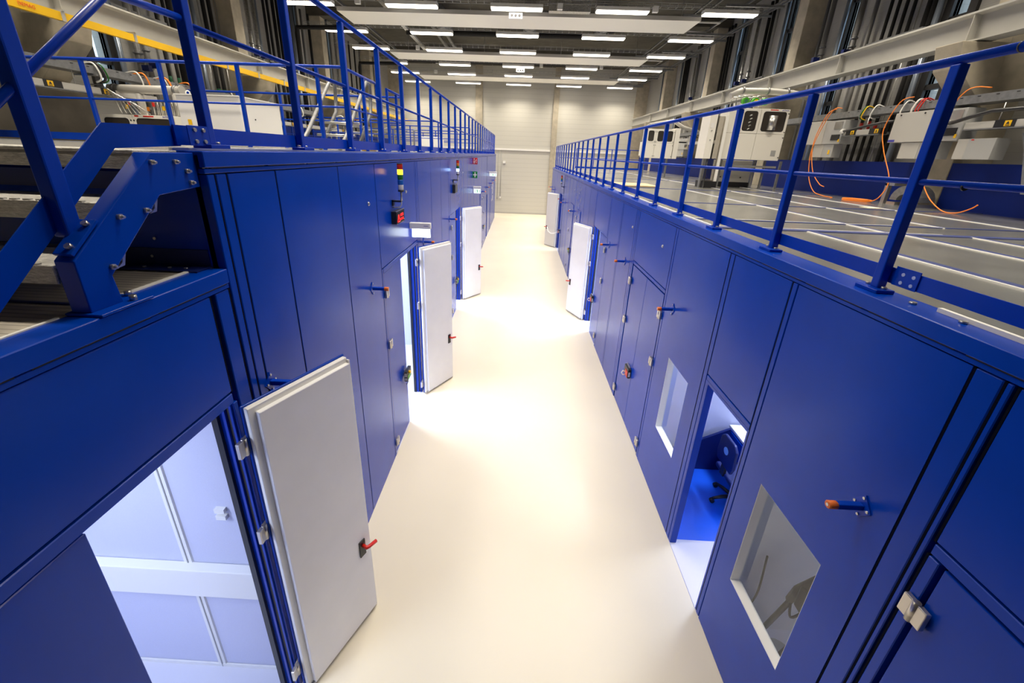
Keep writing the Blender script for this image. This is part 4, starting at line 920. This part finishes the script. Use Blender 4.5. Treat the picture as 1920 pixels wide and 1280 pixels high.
for i, (y, m_, r) in enumerate(((7.75, whitef, .014), (7.82, blackpl, .022), (7.88, seg_green, .012), (8.6, whitef, .012), (8.75, orange, .014), (9.3, orange, .018), (9.22, whitef, .01), (9.9, orange, .014), (11.3, whitef, .012), (14.8, whitef, .02), (18.2, whitef, .02), (20.0, seg_amber_off, .02))):
    tag(MB().tube(arc([(-7.8, y, 5.42), (-7.58, y, 5.45), (-7.51, y + .02, 5.34), (-7.52, y + .05, 5.20), (-7.62, y + .04, 5.15)]), r, 7).build('cable_loop', m_), '%s cable looping over the left cable tray, %s from the camera' % ({whitef.name: 'white', blackpl.name: 'black', seg_green.name: 'green', orange.name: 'orange', seg_amber_off.name: 'amber'}[m_.name], ORD[i]), 'cable', '%s loops left tray' % m_.name)
du = thing('duct_elbow', 'grey sheet metal duct bend standing on the right deck before the parapet', 'duct', (7.2, 8.3, ZD))
P_ = []
for k in range(9):
    t = PI * (1 - k / 8 * .5); P_.append((7.42 + .26 * math.cos(t) - 0, 3.60 + .26 * math.sin(t)))
o_ = [(8.02 + .30 * math.cos(math.radians(a)), 3.62 + .28 * math.sin(math.radians(a))) for a in range(0, 181, 18)]
i_ = [(8.02 + .15 * math.cos(math.radians(a)), 3.62 + .12 * math.sin(math.radians(a))) for a in range(180, -1, -18)]
MB().prism(o_ + i_, 'x', 7.28, 7.58).build('bend', galv, du)
bx(7.26, 7.60, 8.15, 8.34, ZD, ZD + .05).build('flange', steel, du); bx(7.26, 7.60, 7.70, 7.89, ZD, ZD + .05).build('flange', steel, du)
bx(7.27, 7.34, 8.42, 8.50, ZD, ZD + .38).build('steel_leg', steel, du); bx(7.27, 7.59, 8.30, 8.50, ZD + .34, ZD + .40).build('top_flange', steel, du)
tag(bx(2.55, 3.5, 10.5, 11.6, ZD + .01, ZD + .035).build('plywood_sheet', wood), 'thin plywood sheet lying on the right deck behind the railing', 'plywood sheet')
tag(bx(6.05, 6.35, 7.25, 7.45, ZD + .001, ZD + .004).build('paper_sheet', mat('pale_paper', (.8, .75, .55), .6)), 'small pale yellow sheet lying on the right deck', 'paper')
cross_rail('deck_railing', 'low blue railing across the far end of the right deck', [(3.2, 24.4), (7.0, 24.4)], [(3.2, 24.4), (4.2, 24.4), (5.2, 24.4), (6.2, 24.4), (7.0, 24.4)], ZR, 4.62, True)
wbx = thing('far_control_box', 'small white control box on a post at the far end of the right deck', 'control box', (6.3, 22, 4.0))
bx(6.1, 6.5, 22, 22.2, 4.35, 5.0).build('box', cream, wbx); bx(6.25, 6.32, 22.05, 22.12, ZD, 4.35).build('post', cream, wbx); MB().cyl((6.15, 22.1, 5.0), (6.4, 22.1, 5.2), .08, 10).build('valve', galv, wbx)
tag(bx(-4.6, -3.6, 19.3, 20.0, ZL, 4.80).build('white_cube_unit', whitebox, None, .01), 'white cube-like unit far back on the left deck', 'unit')
for i in range(8):
    x = -7.4 + .45 * i
    tag(MB().tube([(x, 16.6 + .4 * (i % 3), ZL), (x, 16.6 + .4 * (i % 3), 4.85 + .08 * (i % 3)), (x + .3, 16.6 + .4 * (i % 3), 4.9 + .08 * (i % 3))], .03, 8).build('supply_pipe', galv), 'thin galvanised supply pipe among the far equipment of the left deck', 'pipe', 'supply pipes left deck')

# ------------------------------------------------------------------ fixtures on the cabin walls
def stop(side, y, z, lab):
    s = 1 if side == 'left' else -1; X = XL if side == 'left' else XR
    t = thing('door_stop', lab, 'door stop', (X, y, z), 'door stops on the cabin walls')
    MB().prism([(y - .06, z), (y, z + .075), (y + .06, z), (y, z - .075)], 'x', X, X + s * .008).build('mounting_plate', railp, t)
    for dy, dz in ((-.042, 0), (.042, 0), (0, .055), (0, -.055)): MB().cyl((X + s * .008, y + dy, z + dz), (X + s * .014, y + dy, z + dz), .008, 6).build('screw', steel, t)
    MB().obx((X + s * .075, y, z), (.135, .034, .034), Matrix.Identity(3)).build('arm', railp, t, .003, 1)
    MB().tube([(X + s * .14, y, z), (X + s * .145, y, z), (X + s * .185, y, z), (X + s * .19, y, z)], [.018, .023, .023, .018], 12).build('rubber_tip', orangecap, t)
    MB().cyl((X + s * .19, y, z), (X + s * .1915, y, z), .009, 8).build('tip_screw', steel, t)
    return t
for sd, y, z, lab in (('left', 2.29, 2.70, 'blue door stop with orange tip behind the open door nearest the camera'), ('left', 4.27, 2.71, 'blue door stop with orange tip on the left wall before the second open door'), ('left', 6.85, 2.71, 'blue door stop with orange tip above the second open left door'), ('left', 9.54, 2.70, 'blue door stop with orange tip before the third open left door'),
    ('left', 18.0, 2.62, 'far blue door stop left, under the green exit sign'), ('left', 20.2, 2.64, 'far blue door stop left, beside the narrow doorway'), ('left', 22.8, 2.66, 'far blue door stop left, second from the cabin end'), ('left', 25.1, 2.68, 'far blue door stop left, last before the cabin end'),
    ('right', 1.72, 2.47, 'blue door stop with orange tip above the right window nearest the camera'), ('right', 4.61, 2.49, 'blue door stop with orange tip above the window beside the office doorway'), ('right', 6.98, 2.48, 'blue door stop with orange tip past the closed double door'), ('right', 8.32, 2.49, 'blue door stop with orange tip before the open right door'),
    ('right', 14.3, 2.40, 'far blue door stop right, first behind the open white door'), ('right', 17.1, 2.38, 'far blue door stop right, second behind the open white door'), ('right', 18.3, 2.40, 'far blue door stop right, beside the farthest open door'), ('right', 22.8, 2.45, 'far blue door stop right, behind the farthest open door'), ('right', 24.4, 2.47, 'far blue door stop right, last before the cabin end')):
    stop(sd, y, z, lab)
for i, (sd, y, z) in enumerate((('left', 4.37, 3.64), ('left', 5.87, 3.64), ('left', 11.9, 3.66), ('right', 5.3, 3.12), ('right', 6.8, 3.12), ('right', 14.4, 3.1), ('right', 13.2, 3.1))):
    s = 1 if sd == 'left' else -1; X = XL if sd == 'left' else XR
    b = thing('wall_bolt', 'small bright bolt on the %s wall, %s' % (sd, ['before the lit display', 'under the amber tower', 'past the third door', 'above the double door, nearer one', 'past the double door', 'far along the row', 'far along the row past the open door'][i]), 'bolt', (X, y, z))
    MB().tube([(X, y, z), (X + s * .006, y, z), (X + s * .016, y, z)], [.022, .022, .012], 10).build('head', steel, b)
def tower(side, x, y, zt, h, segs, lab):
    s = 1 if side == 'left' else -1; X = XL if side == 'left' else XR
    t = thing('signal_tower', lab, 'signal light', (x, y, zt - h))
    hs = .062; z = zt
    MB().cyl((x, y, z - .012), (x, y, z), .036, 16).build('top_cap', blackpl, t); z -= .012
    for m_ in segs:
        MB().tube([(x, y, z - hs), (x, y, z - hs + .006), (x, y, z - .006), (x, y, z)], [.033, .035, .035, .033], 16).build('light_segment', m_, t); z -= hs
    MB().cyl((x, y, z - .022), (x, y, z), .037, 16).build('collar', blackpl, t); z -= .022
    MB().cyl((x, y, z - .11), (x, y, z), .013, 12).build('pole', steel, t); z -= .11
    bx(x - s * .0, X + s * .001, y - .03, y + .03, z - .02, z).build('bracket_arm', blackpl, t); bx(X + s * .001, X + s * .02, y - .03, y + .03, z - .07, z + .0).build('bracket_plate', blackpl, t)
    MB().tube([(x, y, z - .02), (x - s * .005, y, z - .06), (x - s * .03, y, z - .085), (X + s * .03, y, z - .09), (X + s * .002, y, z - .09)], .006, 6).build('cable', greyp, t)
tower('left', -1.50, 5.22, 4.045, .52, [seg_red, seg_amber, seg_green, seg_blue, seg_clear], 'signal tower with glowing amber segment on the left wall above the red display')
tower('left', -1.50, 10.15, 4.02, .52, [seg_red, seg_amber_off, seg_green, seg_bluelit, seg_clear], 'signal tower with glowing blue-white segment near the third left door')
tower('right', 1.83, 18.0, 3.42, .52, [seg_red, seg_amber_off, seg_green, seg_blue, seg_clear], 'unlit signal tower on the far right cabin wall')
for i, (y0, y1, z0, z1, lit) in enumerate(((5.13, 5.50, 3.295, 3.455, True), (10.05, 10.42, 3.25, 3.45, False))):
    d = thing('warning_display', ['black LED display showing red warning text on the left wall', 'dark unlit LED display on the left wall near the third door'][i], 'display', (XL, y0, z0))
    bx(XL + .001, XL + .068, y0, y1, z0, z1).build('case', blackpl, d, .004)
    bx(XL + .068, XL + .071, y0 + .012, y1 - .012, z0 + .012, z1 - .012).build('screen', groove if lit else mat('dark_screen', (.03, .03, .025), .3), d)
    MB().prism([(y0 - .002, z1), (y1 + .002, z1), (y1 + .002, z1 + .004), (y0 - .002, z1 + .004)], 'x', XL + .06, XL + .071).build('rim', steel, d); bx(XL + .064, XL + .071, y0, y1, z0 - .003, z0).build('rim', steel, d)
    if lit:
        cy_, cz_ = y0 + .085, z0 + .07; w_ = .05
        for a, b in (((-1, -1), (1, -1)), ((1, -1), (0, 1)), ((0, 1), (-1, -1))):
            MB().cyl((XL + .073, cy_ + a[0] * w_, cz_ + a[1] * w_ * .9), (XL + .073, cy_ + b[0] * w_, cz_ + b[1] * w_ * .9), .0055, 6).build('warning_triangle', led_red, d)
        text_part('led_text', 'LASER', .052, frame((XL + .073, y0 + .235, z0 + .098), (0, 1, 0), (0, 0, 1)), led_red, d, .0015)
        text_part('led_text', 'BETRIEB', .042, frame((XL + .073, y0 + .235, z0 + .045), (0, 1, 0), (0, 0, 1)), led_red, d, .0015)
        bx(XL + .071, XL + .073, y1 - .04, y1 - .018, z0 + .018, z0 + .034).build('maker_plate', greyp, d)
def exit_sign(x0, x1, y, z0, zm, z1, lab, pict):
    t = thing('exit_sign', lab, 'exit sign', (x0, y, z0))
    bx(x0, x1, y - .035, y + .035, zm, z1).build('housing', whitef, t, .008)
    bx(x0 + .03, x1 - .012, y - .006, y + .006, z0, zm).build('light_panel', exit_pale if pict else exit_white, t)
    if pict:
        w = x1 - x0; h = zm - z0; xx = x0 + .03; yy = y - .009
        bx(xx + w * .10, xx + w * .20, yy, yy + .002, z0 + h * .62, z0 + h * .82).build('pictogram', exit_green, t); bx(xx + w * .10, xx + w * .18, yy, yy + .002, z0 + h * .18, z0 + h * .45).build('pictogram', exit_green, t)
        MB().prism([(xx + w * .32, z0 + h * .8), (xx + w * .50, z0 + h * .8), (xx + w * .50, z0 + h * .2), (xx + w * .32, z0 + h * .2), (xx + w * .32, z0 + h * .38), (xx + w * .42, z0 + h * .38), (xx + w * .42, z0 + h * .62), (xx + w * .32, z0 + h * .62)], 'y', yy, yy + .002).build('pictogram', exit_green, t)
        bx(xx + w * .72, xx + w * .80, yy, yy + .002, z0 + h * .15, z0 + h * .82).build('pictogram', exit_green, t)
    return t
t = exit_sign(XL + .002, -1.30, 6.0, 2.965, 3.095, 3.185, 'white glowing exit sign jutting from the left wall above the second open door', False)
for k in range(6): bx(-1.40 + .012 * k, -1.392 + .012 * k, 5.963, 5.965, 3.135, 3.147).build('maker_mark', blueink, t)
exit_sign(XL + .002, -1.335, 14.6, 2.85, 3.00, 3.09, 'exit sign with green pictograms jutting from the left wall past the third door', True)
exit_sign(XL + .002, -1.20, 22.2, 3.06, 3.20, 3.30, 'far exit sign with green pictograms near the left cabin end', True)
fs = thing('fire_extinguisher_sign', 'red fire extinguisher sign jutting from the left wall below the cap', 'safety sign', (XL, 14.5, 3.83))
bx(XL + .001, -1.46, 14.49, 14.5, 3.825, 4.035).build('sign_plate', signred, fs); bx(XL + .03, XL + .065, 14.487, 14.49, 3.85, 3.94).build('pictogram', whiteink, fs); bx(XL + .035, XL + .06, 14.487, 14.49, 3.955, 4.015).build('pictogram', whiteink, fs); MB().tube([(-1.50, 14.488, 3.98), (-1.52, 14.488, 3.93), (-1.50, 14.488, 3.86)], .010, 6).build('pictogram', whiteink, fs)
fa = thing('first_aid_sign', 'green first aid sign with white cross jutting from the left wall', 'safety sign', (XL, 14.5, 3.37))
bx(XL + .001, -1.46, 14.49, 14.5, 3.37, 3.59).build('sign_plate', signgreen, fa); cxm = (XL - 1.46) / 2
MB().prism([(cxm - .018, 3.395), (cxm + .018, 3.395), (cxm + .018, 3.462), (cxm + .065, 3.462), (cxm + .065, 3.498), (cxm + .018, 3.498), (cxm + .018, 3.565), (cxm - .018, 3.565), (cxm - .018, 3.498), (cxm - .065, 3.498), (cxm - .065, 3.462), (cxm - .018, 3.462)], 'y', 14.486, 14.49).build('cross', whiteink, fa)
def lockbox(side, y, z, kind, lab):
    s = 1 if side == 'left' else -1; X = (XL + .013 if side == 'left' else XR - .001)
    t = thing('interlock_box', lab, 'lock box', (X, y, z))
    bx(X, X + s * .05, y - .11, y + .11, z - .08, z + .08).build('case', blackpl, t, .006)
    if kind == 'red':
        bx(X + s * .05, X + s * .056, y - .10, y + .02, z - .07, z + .03).build('red_face', red, t); bx(X + s * .012, X + s * .04, y - .112, y - .11, z - .05, z + .03).build('label_plate', whitef, t)
        MB().tube([(X + s * .06, y - .0, z - .01), (X + s * .10, y - .0, z - .0), (X + s * .12, y - .01, z - .03), (X + s * .10, y - .02, z - .06), (X + s * .07, y - .02, z - .06)], .011, 8).build('padlock', whitef, t)
        bx(X, X + s * .025, y - .06, y + .11, z + .08, z + .09).build('top_strip', nickel, t)
    else:
        bx(X + s * .008, X + s * .045, y - .114, y - .11, z - .0, z + .06).build('label_plate', greyp, t); bx(X + s * .008, X + s * .045, y - .114, y - .11, z - .06, z - .02).build('label_plate', greyp, t)
        MB().cyl((X + s * .05, y - .03, z + .05), (X + s * .085, y - .03, z + .05), .022, 12).build('yellow_button', yellow, t); bx(X + s * .05, X + s * .055, y - .08, y + .06, z - .05, z + .0).build('green_mark', green, t)
        MB().tube([(X + s * .02, y, z - .08), (X + s * .025, y, z - .14), (X + s * .015, y - .02, z - .17), (X + s * .005, y - .03, z - .17)], .006, 6).build('cable', blackpl, t)
lockbox('left', 5.33, .98, 'yellow', 'black interlock box with yellow button on the closed leaf of the second left door')
lockbox('left', 10.42, .90, 'yellow', 'black interlock box with yellow button on the closed leaf of the third left door')
lockbox('left', 18.8, .94, 'yellow', 'far black interlock box with yellow button on the left row')
lockbox('right', 5.84, .92, 'red', 'black lock box with red face and white padlock on the closed double door')
lockbox('right', 9.38, .92, 'red', 'black lock box with red face beside the open right door')
lockbox('right', 14.4, .98, 'yellow', 'far black interlock box with yellow button on the right row')
lockbox('right', 18.4, .95, 'red', 'far lock box with red face beside the farthest open door')
for y, z0, z1 in ((25.4, 1.85, 2.45), (25.5, 1.45, 1.75)):
    tag(bx(XL, XL + .006, y, y + .25, z0, z1).build('notice_sheet', whiteink), 'white paper notice on the far left cabin wall, %s one' % ('upper' if z0 > 1.8 else 'lower'), 'notice')
tag(bx(-1.23, -1.05, HY1 - .09, HY1 + .02, 3.55, 3.72).build('thermostat_box', whitef), 'small white box on the end wall beside the two conduits', 'wall box')
for x, z in ((-1.58, 1.1), (-1.36, 1.15)):
    c = thing('wall_conduit', 'thin grey conduit on the end wall, %s of the pair' % ('outer' if x < -1.5 else 'inner'), 'conduit', (x, HY1, z))
    MB().cyl((x, HY1 - .0, z), (x, HY1 - .0, 4.44), .016, 8).build('tube', greymid, c); bx(x - .05, x + .05, HY1 - .05, HY1 + .02, z - .06, z + .06).build('socket', whitef if x > -1.5 else greymid, c)

# ------------------------------------------------------------------ office behind the right doorway
dk = thing('office_desk', 'desk with white top and added wall shadow shape inside the small office', 'desk', (3.4, 4.4, 0))
bx(3.12, 4.2, 3.55, 4.80, .69, .725).build('desk_top', whitef, dk, .004)
MB().prism([(2.22, .004), (3.10, .004), (3.10, .72), (2.69, .50), (2.22, .30)], 'y', 4.70, 4.735).build('side_or_shadow_panel', bdark, dk)  # shadow low on the office wall, built as a dark sloped shape
bx(3.10, 3.14, 3.6, 4.735, .004, .68).build('modesty_panel', paint, dk)
ch = thing('office_chair', 'dark blue office chair on castors inside the small office', 'chair', (3.0, 4.12, 0))
hub = Vector((2.98, 4.13, .10))
for k in range(5):
    a = math.radians(112 + 72 * k); e = hub + Vector((.27 * math.cos(a), .27 * math.sin(a), -.035))
    lg = MB().tube([hub, hub + (e - hub) * .6 + Vector((0, 0, .01)), e], [.026, .022, .016], 8).build('leg', blackpl, ch)
    MB().cyl(e + Vector((0, -.022, -.035)), e + Vector((0, .022, -.035)), .028, 12).build('castor', blackpl, lg)
MB().cyl(hub, hub + Vector((0, 0, .3)), .028, 12).build('column', blackpl, ch)
MB().box(2.78, 3.09, 3.92, 4.36, .40, .47).build('seat', bdark, ch, .03, 3)
br_ = MB().prism([(4.00, .56), (4.33, .56), (4.36, .66), (4.34, .90), (4.28, .96), (4.05, .96), (3.98, .90), (3.97, .66)], 'x', 2.76, 2.80).build('backrest', bdark, ch, .012, 2)
MB().cyl((2.756, 4.17, .78), (2.760, 4.17, .78), .05, 18).build('round_badge', mat('pale_blue_badge', (.2, .45, .85), .4), br_)
bx(2.765, 2.80, 4.12, 4.20, .42, .60).build('back_support', blackpl, ch)
es = thing('equipment_stand', 'dark tripod stand with jointed arm behind the right window nearest the camera', 'equipment stand', (2.5, 2.4, 0))
MB().tube([(2.5, 2.56, .10), (2.5, 2.42, .70)], .022, 8).build('lower_arm', blackpl, es)
MB().tube([(2.5, 2.44, .66), (2.5, 2.38, .86), (2.5, 2.10, 1.55)], [.03, .05, .04], 8).build('upper_arm', blackpl, es)
MB().tube(arc([(2.5, 2.42, .66), (2.46, 2.34, .60), (2.46, 2.28, .72), (2.48, 2.26, .85)]), .010, 6).build('cable', blackpl, es)
bx(2.44, 2.56, 2.22, 2.34, .76, .98).build('clamp_block', blackpl, es, .01)
MB().cyl((2.5, 2.34, .06), (2.5, 2.34, .10), .13, 20).build('foot_disc', greymid, es); MB().tube([(2.5, 2.34, .09), (2.5, 2.28, .35), (2.5, 2.15, .55)], .016, 8).build('leg', blackpl, es)
bx(2.46, 2.54, 2.30, 2.40, .004, .07).build('foot', blackpl, es)
tag(MB().tube(arc([(2.30, 2.57, 1.0), (2.31, 2.55, .6), (2.30, 2.57, .35), (2.28, 2.56, .1)]), .009, 6).build('hanging_cable', blackpl), 'thin dark cable hanging on the wall behind the right window nearest the camera', 'cable')

# ------------------------------------------------------------------ daylight and exposure
wd = bpy.data.worlds.new('daylight'); sc.world = wd; wd.use_nodes = True
bg = wd.node_tree.nodes['Background']; bg.inputs[0].default_value = (.70, .86, 1.0, 1); bg.inputs[1].default_value = 1.6
sc.view_settings.view_transform = 'Standard'; sc.view_settings.look = 'None'; sc.view_settings.gamma = 1; sc.view_settings.use_curve_mapping = False
sc.view_settings.exposure = 0.32
sc.cycles.use_denoising = True
sc.cycles.max_bounces = 8; sc.cycles.diffuse_bounces = 4; sc.cycles.glossy_bounces = 4
sc.cycles.sample_clamp_indirect = 8
